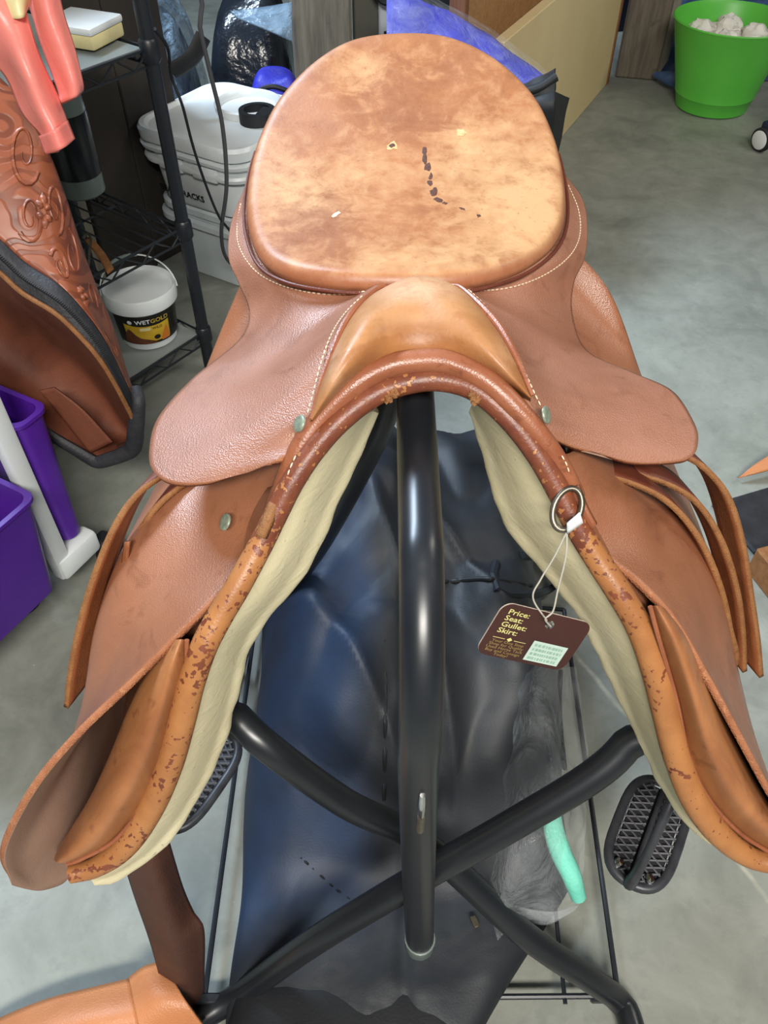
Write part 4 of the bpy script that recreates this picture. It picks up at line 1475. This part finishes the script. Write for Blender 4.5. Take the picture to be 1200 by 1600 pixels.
# ------------------------------------------------------------------ things on the shelf
bc = PF(131, 300, .345)
bt = thing('spray_bottle', tuple(bc), 'black labelled grey bottle standing on the middle wire shelf', 'bottle')
obj('body', lathe([(.040, 0), (.044, .004), (.0445, .16), (.042, .19), (.030, .215), (.017, .225)], 32, tuple(bc)), M['greybottle'], bt)
obj('label_band', lathe([(.0447, .040), (.0450, .041), (.0450, .158), (.0447, .159)], 32, tuple(bc)), M['darkbottle'], bt)
obj('cap', lathe([(.0165, .222), (.019, .224), (.018, .255), (.0, .257)], 20, tuple(bc)), M['darkbottle'], bt)
mc = PF(88, 362, .345)
mb_ = thing('lotion_bottle', tuple(mc), 'white and mint squeeze bottle beside the tooled leather bag', 'bottle')
obj('body', lathe([(.026, 0), (.029, .004), (.029, .075), (.024, .092), (.012, .100)], 24, tuple(mc)), M['mint'], mb_)
obj('cap', lathe([(.0115, .098), (.013, .100), (.012, .120), (0, .121)], 18, tuple(mc)), M['white_pl'], mb_)
mc = PF(45, 245, .345)
mb_ = thing('cleaner_bottle', tuple(mc), 'white bottle with yellow band behind the coral garment', 'bottle')
obj('body', lathe([(.026, 0), (.029, .004), (.029, .085), (.024, .100), (.012, .108)], 24, tuple(mc)), M['white_pl'], mb_)
obj('label_band', lathe([(.0292, .02), (.0295, .021), (.0295, .07), (.0292, .071)], 24, tuple(mc)), M['yellow'], mb_)
cc_ = PF(152, 402, .347)
cb = thing('leather_keyring', tuple(cc_), 'tan leather strip with steel snap hook lying on the middle shelf', 'keyring')
obj('leather_strip', patch([[PF(132, 375, .352), PF(152, 400, .352), PF(168, 428, .352)], [PF(142, 370, .352), PF(164, 396, .352), PF(178, 420, .352)]], 12, 4), M['strap_edge'], cb, 60, (.003, 0))
obj('snap_hook', tube([PF(130, 372, .355), PF(136, 365, .358), PF(142, 372, .355), PF(140, 392, .355), PF(138, 415, .355), PF(133, 410, .355), PF(131, 390, .355)], .0022, 8, 40, closed=False), M['steel'], cb)
bx = PF(133, 62, .662)
wb = thing('plastic_case', tuple(bx), 'small white plastic case lying on the top shelf liner', 'case')
rz_ = math.atan2(E1.y, E1.x) + .25
obj('base', rbox((.085, .10, .022), .004, 2, T((bx.x, bx.y, bx.z + .011), rz_)), M['cream_print'], wb, 35)
obj('lid', rbox((.088, .103, .012), .004, 2, T((bx.x, bx.y, bx.z + .027), rz_)), M['white_pl'], wb, 35)

# ------------------------------------------------------------------ rack with coral garment and tooled bag (rack itself stands out of view)
rk = thing('unseen_garment_rack', (-1.05, 1.1, 0), 'unseen black garment rack carrying the coral garment and tooled bag', 'rack')
obj('unseen_upright', tube([Vector((-1.05, 1.1, .02)), Vector((-1.05, 1.1, 1.05))], .014, 12), M['black_wire'], rk)
obj('unseen_hang_bar', tube([Vector((-1.08, 1.1, 1.05)), Vector((-.35, 1.1, 1.05))], .012, 12), M['black_wire'], rk)
obj('unseen_foot_bar', tube([Vector((-1.05, .85, .014)), Vector((-1.05, 1.35, .014))], .014, 12), M['black_wire'], rk)

cg = thing('satin_garment', tuple(P(60, 240, 1.05)), 'coral pink satin garment with hanging sleeves above the tooled leather bag', 'garment')


def wavy(vf, amp, k, seed=0.0):
    return [q + Vector((amp * nz(q.x * k, q.z * k * .5, seed), amp * 2 * nz(q.x * k, q.z * k * .6, seed + 4), 0)) for q in vf[0]], vf[1]


obj('sleeve', wavy(patch([pts([(30, -60, 1.10), (50, 10, 1.09), (70, 70, 1.075), (95, 140, 1.06), (97, 162, 1.055)]), pts([(62, -60, 1.075), (74, 10, 1.065), (92, 70, 1.05), (110, 135, 1.035), (112, 155, 1.03)]),
                          pts([(88, -60, 1.09), (96, 10, 1.08), (110, 70, 1.065), (124, 128, 1.05), (124, 142, 1.05)])], 40, 20), .006, 22), M['coral'], cg, 60, (.006, 0))
obj('sleeve', wavy(patch([pts([(-80, 10, 1.10), (-30, 70, 1.08), (8, 110, 1.07), (35, 175, 1.05), (62, 210, 1.03), (72, 240, 1.02)]), pts([(-30, -10, 1.05), (10, 50, 1.04), (45, 110, 1.025), (66, 170, 1.01), (84, 205, 1.0), (95, 236, .995)]),
                          pts([(10, -40, 1.08), (38, 20, 1.07), (66, 90, 1.06), (92, 160, 1.045), (104, 188, 1.035), (116, 218, 1.02)])], 40, 24), .008, 20, 3.0), M['coral'], cg, 60, (.006, 0))
obj('cuff', wavy(patch([pts([(62, 212, 1.018), (72, 241, 1.012)]), pts([(84, 204, .99), (96, 234, .985)]), pts([(104, 190, 1.025), (117, 219, 1.012)])], 8, 16), .003, 20, 3.0), M['coral'], cg, 60, (.007, 0))
obj('shoulder', wavy(patch([pts([(-90, -120, 1.10), (-40, -60, 1.09), (-10, 0, 1.07), (5, 30, 1.06)]), pts([(0, -120, 1.06), (15, -60, 1.055), (25, 0, 1.05), (34, 30, 1.045)]), pts([(90, -130, 1.10), (88, -80, 1.09), (60, -30, 1.08), (40, 20, 1.07)])], 24, 16), .006, 18, 8.0), M['cream_print'], cg, 60, (.004, 0))
obj('hanger_loop', tube([P(0, -125, 1.10), Vector((-.46, 1.10, 1.0)), Vector((-.46, 1.10, 1.052))], .003, 8, 12), M['black_wire'], cg)

tb = thing('tooled_leather_bag', tuple(P(150, 720, .93)), 'open brown floral tooled leather bag with black zip hanging above the purple cart', 'bag')
U = [(-130, 20, 1.13), (-60, 70, 1.13), (0, 122, 1.12), (40, 168, 1.11), (75, 238, 1.09), (100, 305, 1.075), (125, 382, 1.055), (150, 450, 1.035), (174, 508, 1.015), (192, 565, 1.0), (207, 612, .985)]
U2 = [(-130, 170, 1.05), (-60, 210, 1.045), (0, 262, 1.035), (45, 310, 1.02), (80, 360, 1.005), (110, 415, .99), (138, 470, .975), (160, 515, .965), (180, 555, .96), (196, 590, .958), (208, 620, .958)]
Z0 = [(-130, 270, 1.0), (-60, 325, .985), (0, 374, .975), (40, 410, .965), (95, 448, .95), (140, 498, .94), (165, 535, .935), (182, 568, .935), (196, 598, .935), (204, 615, .938), (210, 630, .94)]
Z1 = [(-130, 320, .985), (-60, 375, .965), (0, 424, .95), (35, 455, .94), (88, 488, .925), (130, 528, .915), (158, 562, .912), (180, 598, .915), (196, 628, .92), (206, 648, .925), (213, 665, .93)]
v_, f_ = patch([pts(U), pts(U2), pts(Z0)], 80, 24)
obj('tooled_panel', (v_, f_), M['tooled'], tb, 60, (.004, 0))


def on_tooled(u, w):
    u, w = min(.999, max(0, u)) * 79, min(.999, max(0, w)) * 23
    i, j = int(u), int(w)
    a, b = u - i, w - j
    q = lambda i_, j_: v_[min(23, j_) * 80 + min(79, i_)]
    p_ = q(i, j).lerp(q(i + 1, j), a).lerp(q(i, j + 1).lerp(q(i + 1, j + 1), a), b)
    return p_ + (CAM - p_).normalized() * .0022


for cu_, cw_, r_, sgn, ph in ((.30, .25, .055, 1, 0), (.36, .62, .05, -1, 2), (.44, .28, .05, -1, 1), (.50, .72, .045, 1, 3), (.55, .35, .05, 1, 4), (.68, .30, .035, -1, 0), (.76, .62, .03, 1, 1), (.83, .4, .025, -1, 2)):
    sp_ = []
    for k in range(26):
        a = ph + sgn * k * .36
        rr = r_ * (1 - k / 30)
        sp_.append(on_tooled(cu_ + rr * math.cos(a), cw_ + rr * 4.2 * math.sin(a)))
    obj('carved_scroll', tube(sp_, [.0032, .0028, .0024, .0018, .0010], 6), M['tooled'], tb, 60)
for cu_, cw_ in ((.615, .66), (.40, .45)):
    for k in range(6):
        a = k * math.pi / 3
        pc2 = [on_tooled(cu_ + r * math.cos(a), cw_ + r * 4.2 * math.sin(a)) for r in (.008, .020, .032)]
        obj('carved_petal', tube(pc2, [.002, .0058, .0022], 8, 8), M['tooled'], tb, 60)
obj('zip_tape', patch([pts(Z0), pts([(x, y - 2, v - .004) for x, y, v in [((a[0] + b[0]) / 2, (a[1] + b[1]) / 2, (a[2] + b[2]) / 2) for a, b in zip(Z0, Z1)]]), pts(Z1)], 80, 10), M['zip'], tb, 60, (.003, 0))
zc = cr(pts([((a[0] + b[0]) / 2, (a[1] + b[1]) / 2 + 2, (a[2] + b[2]) / 2 - .006) for a, b in zip(Z0, Z1)]), 150)
zt = obj('zip_teeth', join(*[rbox((.006, .004, .0045), .0008, 1, T(tuple(q), .8)) for q in zc]), M['blackfab'], tb, 0)
zt['kind'] = 'stuff'
obj('leather_piping', tube(pts([(x, y + 3, v - .003) for x, y, v in Z1]), .0035, 8, 80), M['strap_edge'], tb)
L1 = [(-130, 420, 1.03), (-60, 470, 1.02), (0, 510, 1.01), (45, 540, 1.0), (90, 565, .99), (125, 590, .985), (150, 615, .98), (172, 640, .975), (188, 660, .965), (200, 672, .955), (208, 680, .945)]
L2 = [(-130, 560, .99), (-60, 590, .98), (0, 620, .965), (45, 652, .955), (85, 680, .945), (115, 698, .94), (135, 710, .937), (150, 717, .935), (170, 712, .933), (190, 705, .932), (206, 694, .932)]
obj('lining', patch([pts(Z1), pts([((a[0] + b[0]) / 2 - 4, (a[1] + b[1]) / 2, max(a[2], b[2]) + .03) for a, b in zip(Z1, L1)]), pts([(x, y, v + .05) for x, y, v in L1]), pts([((a[0] + b[0]) / 2, (a[1] + b[1]) / 2, (a[2] + b[2]) / 2 + .045) for a, b in zip(L1, L2)]), pts(L2)], 70, 30), M['lining'], tb, 60, (.003, 0))
obj('lining_fold', patch([pts([(62, 610, .965), (95, 650, .955), (140, 708, .94)]), pts([(85, 605, .965), (130, 640, .955), (176, 690, .945)])], 20, 10), M['lining'], tb, 60, (.003, 0))
obj('bottom_binding', tube(pts([(x + 2, y + 5, v - .006) for x, y, v in L2]) + pts([(213, 662, .925), (216, 628, .93), (212, 606, .95)]), [.008, .008, .008, .009, .010, .012, .013, .012, .009], 10, 90, flat=.7), M['zip'], tb)
obj('side_binding', patch([pts([(204, 612, .945), (206, 650, .93), (196, 700, .925)]), pts([(217, 606, .950), (217, 655, .94), (206, 702, .93)])], 16, 6), M['zip'], tb, 60, (.004, 0))
obj('back_panel', patch([pts([(x - 10, y, v + .04) for x, y, v in U]), pts([(x - 6, y, v + .10) for x, y, v in L1]), pts([(x - 4, y - 2, v + .012) for x, y, v in L2])], 50, 14), M['darkbrown'], tb, 60, (.003, 0))
obj('hanging_strap', tube([P(-130, 20, 1.13), Vector((-.66, 1.10, 1.0)), Vector((-.66, 1.10, 1.052))], .006, 8, 12, flat=.4), M['strap'], tb)

# ------------------------------------------------------------------ purple cart
ct = thing('rolling_cart', (-.553, .835, 0), 'white framed rolling cart with purple plastic bins', 'cart')
obj('frame_post', rbox((.024, .030, .55), .006, 2, T((-.553, .835, .335), 0, 0, 0)), M['white_pl'], ct, 35)
obj('frame_post', rbox((.026, .030, .55), .006, 2, T((-.71, .835, .335))), M['white_pl'], ct, 35)
obj('foot', rbox((.034, .085, .045), .008, 2, T((-.553, .865, .082))), M['white_pl'], ct, 35)
obj('foot', rbox((.034, .085, .045), .008, 2, T((-.71, .865, .082))), M['white_pl'], ct, 35)


def tub(name, x0, x1, y0, y1, z0, z1, taper, parent, t=.004, tilt=0.0):
    v = []
    f = []
    prof = ((taper, z0), (0, z1 - .008), (-.004, z1 - .006), (-.004, z1), (t, z1), (t + .001, z1 - .01), (taper + t, z0 + t))
    n = 0
    for k, z in prof:
        ring_ = []
        a0, a1, c0_, c1_ = x0 + k, x1 - k, y0 + k, y1 - k
        r = .018
        for cx, cy, an in ((a1 - r, c1_ - r, 0), (a0 + r, c1_ - r, 90), (a0 + r, c0_ + r, 180), (a1 - r, c0_ + r, 270)):
            for q in range(6):
                a = math.radians(an + 18 * q)
                ring_.append(Vector((cx + r * math.cos(a), cy + r * math.sin(a), z + tilt * (cy - c0_))))
        n = len(ring_)
        v += ring_
    m = len(prof)
    for i in range(m - 1):
        for k in range(n):
            l = (k + 1) % n
            f.append((i * n + k, i * n + l, (i + 1) * n + l, (i + 1) * n + k))
    f.append(tuple(reversed(range(n))))
    f.append(tuple(range((m - 1) * n, m * n)))
    return obj(name, (v, f), M['purple'], parent, 35)


ct.rotation_euler.z = -.5
ct.location = (-.527, .85, 0)
tub('bin', -.72, -.540, .850, .905, .115, .370, .008, ct)
tub('bin', -.72, -.493, .57, .805, .105, .300, .016, ct)
for cx_, cy_ in ((-.545, .925), (-.715, .925), (-.715, .82), (-.60, .78)):
    cst = obj('caster', join(xf(lathe([(.010, -.011), (.024, -.011), (.026, -.006), (.026, .006), (.024, .011), (.010, .011)], 24), T((cx_, cy_, .027), 0, 0, math.pi / 2))), M['rubber'], ct, 40)
    obj('caster_fork', rbox((.030, .030, .030), .005, 1, T((cx_, cy_ - .006, .058))), M['blackfab'], cst, 30)
tag(obj('packing_paper', xf((lambda s: ([q * (1 + .25 * nz(q.x * 3, q.y * 3, q.z * 3 + 2)) for q in s[0]], s[1]))(lathe([(math.sin(math.pi * i / 16) * 1.0, -math.cos(math.pi * i / 16)) for i in range(17)], 24)), T((-.625, .765, .240)) @ Matrix.Diagonal((.055, .06, .095, 1))), M['tissue'], None, 60),
    'crumpled white packing paper sitting in the front purple bin', 'paper')

# ------------------------------------------------------------------ back: posts, bags, panel, bin
wp = thing('timber_post', (-.165, 2.42, 0), 'weathered grey square timber post behind the saddle seat', 'post')
obj('post_timber', rbox((.155, .15, 2.6), .006, 1, T((-.165, 2.42, 1.3), .06)), M['post'], wp, 30)
obj('iron_plate', rbox((.165, .16, .06), .003, 1, T((-.165, 2.42, .03), .06)), M['iron_black'], wp, 30)
mp_ = thing('metal_upright', (-.035, 2.46, 0), 'pale slotted metal upright beside the timber post', 'post')
obj('channel', rbox((.075, .04, 2.4), .004, 1, T((-.045, 2.46, 1.2), .1)), M['wallgrey'], mp_, 30)
obj('flange', rbox((.040, .05, 2.4), .004, 1, T((.004, 2.44, 1.2), .1)), M['white_pl2'], mp_, 30)
for i in range(14):
    obj('slot', rbox((.008, .004, .022), .001, 1, T((.004, 2.4135, .30 + .09 * i), .1)), M['blackfab'], mp_, 0)


def lump(nx, ny, fx, fy, fz):
    v = []
    for j in range(ny):
        for i in range(nx):
            s, t = -1 + 2 * i / (nx - 1), -1 + 2 * j / (ny - 1)
            e = max(0, 1 - s ** 4) ** .5 * max(0, 1 - t ** 4) ** .5
            x, y = fx(s, t), fy(s, t)
            v.append(Vector((x, y, .004 + e * fz(s, t, x, y))))
    f = [(j * nx + i, j * nx + i + 1, (j + 1) * nx + i + 1, (j + 1) * nx + i) for j in range(ny - 1) for i in range(nx - 1)]
    return v, f


bb = thing('bedding_bag', (.2, 1.95, 0), 'royal blue cloth packed in clear plastic and black bag leaning on beige panel', 'bag')


BR1 = [[(604, -20, 2.12), (650, -12, 2.12), (700, 12, 2.12), (750, 38, 2.12), (790, 64, 2.12), (830, 94, 2.10), (858, 118, 2.06)],
       [(604, -4, 2.02), (650, 4, 2.02), (700, 28, 2.02), (750, 54, 2.01), (790, 79, 2.00), (826, 106, 1.99), (852, 124, 1.98)],
       [(604, 58, 1.93), (650, 62, 1.92), (700, 80, 1.92), (750, 104, 1.92), (785, 124, 1.92), (815, 138, 1.92), (843, 144, 1.93)],
       [(604, 160, 1.88), (650, 165, 1.87), (700, 175, 1.87), (750, 190, 1.87), (785, 200, 1.88), (812, 205, 1.89), (836, 205, 1.90)],
       [(604, 360, -1.115), (650, 365, -1.115), (700, 365, -1.115), (750, 362, -1.115), (785, 360, -1.115), (808, 355, -1.115), (826, 350, -1.115)]]
bv_, bf_ = patch([pts(r) for r in BR1], 60, 40)
obj('blue_cloth', ([q + Vector((0, .010, -.012)) + Vector((0, .014 * nz(q.x * 9, q.z * 9, 1), .008 * nz(q.x * 14, q.z * 14, 5))) for q in bv_], bf_), M['bluecloth'], bb, 60, fix=True)
obj('film', ([q + Vector((0, -.012, .008)) + Vector((0, .012 * nz(q.x * 22, q.z * 22, 3), 0)) for q in bv_], bf_), M['film'], bb, 60, fix=True)
dk = thing('tote_bag', (.37, 1.92, 0), 'slumped black nylon tote standing between blue bedding and beige panel', 'bag')
obj('fabric_body', wavy(patch([pts([(780, 146, 1.90), (830, 130, 1.89), (869, 111, 1.90)]), pts([(785, 160, 1.88), (835, 152, 1.87), (868, 140, 1.88)]), pts([(800, 205, 1.88), (840, 200, 1.87), (862, 195, 1.88)]), pts([(800, 362, -1.115), (825, 356, -1.115), (842, 350, -1.115)])], 30, 24), .008, 20), M['blackfab'], dk, 60, (.02, 0))
obj('side_gusset', wavy(patch([pts([(864, 142, 1.90), (876, 148, 1.95), (887, 154, 2.00)]), pts([(858, 195, 1.90), (868, 200, 1.95), (876, 205, 1.99)]), pts([(842, 350, -1.115), (850, 340, -1.115), (858, 328, -1.115)])], 12, 12), .004, 20), M['rubber'], dk, 60, (.01, 0))
obj('rolled_rim', tube(pts([(790, 150, 1.885), (840, 138, 1.875), (869, 120, 1.885)]), .010, 10, 20), M['blackfab'], dk)

# black bags and crinkled plastic on the left of the post
kb = thing('black_trash_bag', (-.42, 2.48, 0), 'big black glossy bag slumped against the timber post behind the buckets', 'bag')
M['blackgloss'] = simple('black_gloss_vinyl', (20, 24, 30), (30, 36, 44), 8, rough=0.22, bump=(12, .6, .02))
obj('fabric_body', lump(50, 44, lambda s, t: -.365 + .12 * s, lambda s, t: 2.46 + .18 * t, lambda s, t, x, y: .50 + .06 * nz(x * 6, y * 6, 3) - .12 * max(0, -t)), M['blackgloss'], kb, 60)
obj('vinyl_window', patch([pts([(360, 18, 2.22), (410, 12, 2.22), (456, 4, 2.22)]), pts([(372, 28, 2.17), (420, 48, 2.15), (456, 64, 2.15)])], 14, 8), M['film2'], kb, 60, (.004, 0))
obj('side_strap', tube(pts([(318, 56, 2.0), (300, 90, 1.98), (268, 112, 1.97)]), .020, 8, 20, flat=.3), M['blackfab'], kb)
cp = thing('crinkled_plastic_bag', (-.66, 2.35, 0), 'crinkled clear plastic bag heaped behind the wire shelf post', 'plastic bag')
obj('film', lump(50, 44, lambda s, t: -.625 + .13 * s, lambda s, t: 2.40 + .16 * t, lambda s, t, x, y: .48 + .10 * abs(nz(x * 11, y * 11, 1)) + .05 * nz(x * 26, y * 26, 2)), M['film2'], cp, 25)
obj('dark_filling', lump(30, 30, lambda s, t: -.625 + .11 * s, lambda s, t: 2.41 + .14 * t, lambda s, t, x, y: .44 + .05 * nz(x * 9, y * 9, 1)), M['blackfab'], cp, 60)
sb_ = thing('blue_stuff_sack', (-.26, 2.2, 0), 'glossy royal blue sack between black bag and the saddle', 'sack')
obj('fabric_body', lump(36, 30, lambda s, t: -.275 + .085 * s, lambda s, t: 2.195 + .07 * t, lambda s, t, x, y: .37 + .04 * nz(x * 12, y * 12, 3)), M['bluecloth'], sb_, 60)
obj('draw_cord', tube([Vector((-.32, 2.145, .345)), Vector((-.275, 2.14, .36)), Vector((-.23, 2.145, .345))], .006, 8, 12), M['blackfab'], sb_)

# cables hanging in front of the buckets
tag(obj('power_cable', tube([SH(0, .02, 1.3), P(300, -60, 1.60), P(312, 40, 1.60), P(330, 120, 1.61), P(348, 200, 1.62), P(354, 290, 1.63), P(346, 360, 1.66), P(352, 400, 1.70), P(372, 420, 1.78), PF(400, 440, .005)], .0042, 8, 80), M['cable'], None), 'grey power cable hanging in front of the white buckets', 'cable')
tag(obj('thin_cord', tube([SH(0, .0, .68) + Vector((.012, .012, 0)), P(262, 75, 1.55), P(268, 120, 1.58), P(285, 165, 1.58), P(302, 230, 1.60), P(322, 290, 1.62), P(342, 338, 1.64), P(362, 365, 1.70), PF(395, 420, .005)], .0028, 8, 80), M['blackfab'], None), 'thin black cord hanging between shelf post and grey cable', 'cable')
tag(obj('adapter_cable', tube([P(585, -10, 2.40), P(600, 4, 2.38), P(620, 6, 2.36), P(634, 20, 2.34), P(638, 50, 2.34), P(640, 110, 2.33)], .007, 8, 40), M['blackfab'], None), 'thick black cable bending over the metal upright beside blue bedding', 'cable')

# beige panel with brown edge
pa, pb2 = Vector((.285, 2.13, 0)), Vector((.806, 3.165, 0))
pd_ = (pb2 - pa).normalized()
pn = Vector((-pd_.y, pd_.x, 0))
pm = (pa + pb2) / 2
pL = (pb2 - pa).length
bp = thing('beige_panel', tuple(pm), 'low upright beige board with brown end strip beside the dark timber post', 'panel')
prz = math.atan2(pd_.y, pd_.x)
PH = .462
obj('board_face', rbox((pL, .03, PH), .002, 1, T((pm.x + pn.x * .015, pm.y + pn.y * .015, PH / 2), prz)), M['beige'], bp, 0)
obj('edge_strip', rbox((.022, .038, PH), .002, 1, T((pb2.x + pd_.x * .011 + pn.x * .015, pb2.y + pd_.y * .011 + pn.y * .015, PH / 2), prz)), M['edge_wood'], bp, 0)
bq = thing('brown_board', tuple(pm + pn * .09), 'tall tan board with dark brown edge standing behind the beige panel', 'board')
qm = pm + pn * .10 - pd_ * .04
obj('board_face', rbox((pL, .03, 1.3), .002, 1, T((qm.x, qm.y, .65), prz)), M['brownboard'], bq, 0)
qe = qm - pd_ * (pL / 2 + .012)
obj('edge_strip', rbox((.024, .04, 1.3), .002, 1, T((qe.x, qe.y, .65), prz)), M['edge_wood'], bq, 0)

tk = thing('dark_gap_box', (.19, 2.95, 0), 'black box added to fill the dark gap behind the blue bedding and tan board', 'filler box')
obj('gap_box_body', rbox((.42, .30, .56), .012, 2, T((.19, 2.95, .28))), M['blackfab'], tk, 35)  # added box that keeps the gap behind the bedding dark
obj('gap_box_lid', rbox((.44, .32, .06), .012, 2, T((.19, 2.95, .585))), M['blackfab'], tk, 35)
obj('gap_box_latch', rbox((.04, .012, .05), .003, 1, T((.19, 2.795, .54))), M['iron_black'], tk, 35)

dp = thing('timber_post', (.96, 3.33, 0), 'dark squared timber post between beige panel and green bin', 'post')
obj('post_timber', rbox((.150, .16, 2.6), .006, 1, T((.945, 3.30, 1.3), -.25)), M['post_dark'], dp, 30)
obj('side_board', rbox((.05, .14, 2.6), .004, 1, T((1.035, 3.33, 1.3), -.25)), M['post'], dp, 30)

gb_c = PF(1110, 166, 0.0)
gb = thing('waste_bin', tuple(gb_c), 'bright green tapered plastic bin filled with white tissues', 'bin')
obj('shell', lathe([(r * 1.07, z * .87) for r, z in [(.100, 0), (.108, .003), (.112, .006), (.1215, .055), (.1245, .058), (.1245, .062), (.132, .10), (.175, .300), (.181, .312), (.178, .316), (.171, .300), (.128, .09), (.105, .012)]], 56, tuple(gb_c)), M['green_pl'], gb, 40)
obj('inner_floor', lathe([(.106, .010), (.0, .010)], 40, tuple(gb_c)), M['green_pl'], gb, 40)
rnd = random.Random(11)
for k in range(7):
    a, r = 2 * math.pi * k / 6 + .3, (.098 if k < 6 else .0)
    c = gb_c + Vector((math.cos(a) * r, math.sin(a) * r, .196 + rnd.uniform(0, .02)))
    sp = lathe([(math.sin(math.pi * i / 12), -math.cos(math.pi * i / 12)) for i in range(13)], 16)
    s0 = rnd.uniform(0, 9)
    v_ = [c + Vector((q.x * .047, q.y * .047, q.z * .040)) * (1 + .35 * nz(q.x * 2.2 + s0, q.y * 2.2, q.z * 2.2)) for q in sp[0]]
    tag(obj('tissue', (v_, sp[1]), M['tissue'], None, 25), 'crumpled white tissue lying inside the green bin', 'tissue', 'tissues in the green bin')

bl = thing('blue_tarp', (1.25, 3.3, 0), 'rumpled blue tarp lying on the floor behind the green bin', 'tarp')
obj('sheet', lump(50, 40, lambda s, t: 1.44 + .42 * s, lambda s, t: 3.46 + .26 * t, lambda s, t, x, y: .10 + .09 * (1 + t) + .05 * nz(x * 6, y * 6, 1) + .03 * nz(x * 15, y * 15, 4)), M['bluetarp'], bl, 60)
obj('fold', tube([Vector((.98, 3.18, .03)), Vector((1.03, 3.08, .05)), Vector((1.12, 3.10, .04)), Vector((1.3, 3.2, .03))], [.01, .03, .035, .02], 10, 20, flat=.8), M['bluetarp'], bl)
M['navywall'] = simple('dark_navy_curtain', (22, 28, 48), (30, 36, 58), 4, rough=.8, bump=(10, .5, .02))
cu = obj('dark_curtain', patch([[Vector((.95 + i * .12, 3.75 + .03 * math.sin(i * 2.1), 0)) for i in range(18)], [Vector((.95 + i * .12, 3.75 + .03 * math.sin(i * 2.1), 1.9)) for i in range(18)]], 90, 6), M['navywall'], None, 60, (.006, 0))
tag(cu, 'dark navy curtain hanging to the floor behind the green bin', 'curtain')

# small trolley foot at the right edge
tr = thing('white_trolley', (1.26, 2.62, 0), 'white metal trolley foot with small caster beside the green bin', 'trolley')
wc = PF(1184, 236, 0) + Vector((0, 0, .036))
cst = obj('caster', xf(lathe([(.012, -.010), (.033, -.010), (.036, -.006), (.036, .006), (.033, .010), (.012, .010)], 28), T(tuple(wc), .5, 0, math.pi / 2)), M['rubber'], tr, 40)
obj('hub', xf(lathe([(0, -.0125), (.026, -.0125), (.028, -.011), (.028, .011), (.026, .0125), (0, .0125)], 24), T(tuple(wc), .5, 0, math.pi / 2)), M['white_pl'], cst, 40)
obj('leg', tube([wc + Vector((.03, .02, .045)), wc + Vector((.035, .02, .6))], .014, 12), M['white_pl'], tr)
obj('fork', rbox((.030, .034, .042), .006, 2, T(tuple(wc + Vector((.012, .008, .030))), .5)), M['navyblue'], tr, 30)
obj('crossbar', tube([wc + Vector((.035, .02, .10)), wc + Vector((.6, .05, .10))], .012, 10), M['white_pl'], tr)

# things at the right edge of the picture
st_ = obj('leather_offcut', patch([[PF(1154, 746, .012), PF(1185, 722, .03), PF(1240, 690, .05)], [PF(1154, 747, .010), PF(1190, 738, .022), PF(1250, 722, .035)]], 16, 5), M['tan'], None, 60, (.004, 0))
tag(st_, 'tan pointed leather offcut lying on the concrete right of the saddle', 'leather')
mt_ = obj('shadow_slab', rbox((.20, .13, .010), .004, 1, T(tuple(PF(1215, 805, .005)), .35)), M['rubber'], None, 30)  # flat dark slab in place of a soft shadow on the floor
tag(mt_, 'flat black slab standing in for a shadow on the floor beside the tan leather offcut', 'shadow')
bx_c = PF(1215, 915, 0)
cbx = thing('cardboard_box', tuple(bx_c), 'brown cardboard box standing on concrete beside the stirrup leathers', 'box')
obj('box_body', rbox((.09, .10, .06), .003, 1, T((bx_c.x + .012, bx_c.y, .03), .3)), M['strap_edge'], cbx, 30)
obj('tape_strip', rbox((.02, .101, .061), .001, 1, T((bx_c.x + .012, bx_c.y, .0305), .3)), M['cream_print'], cbx, 30)

for o_ in list(bpy.data.objects):
    if '_o' in o_:
        del o_['_o']
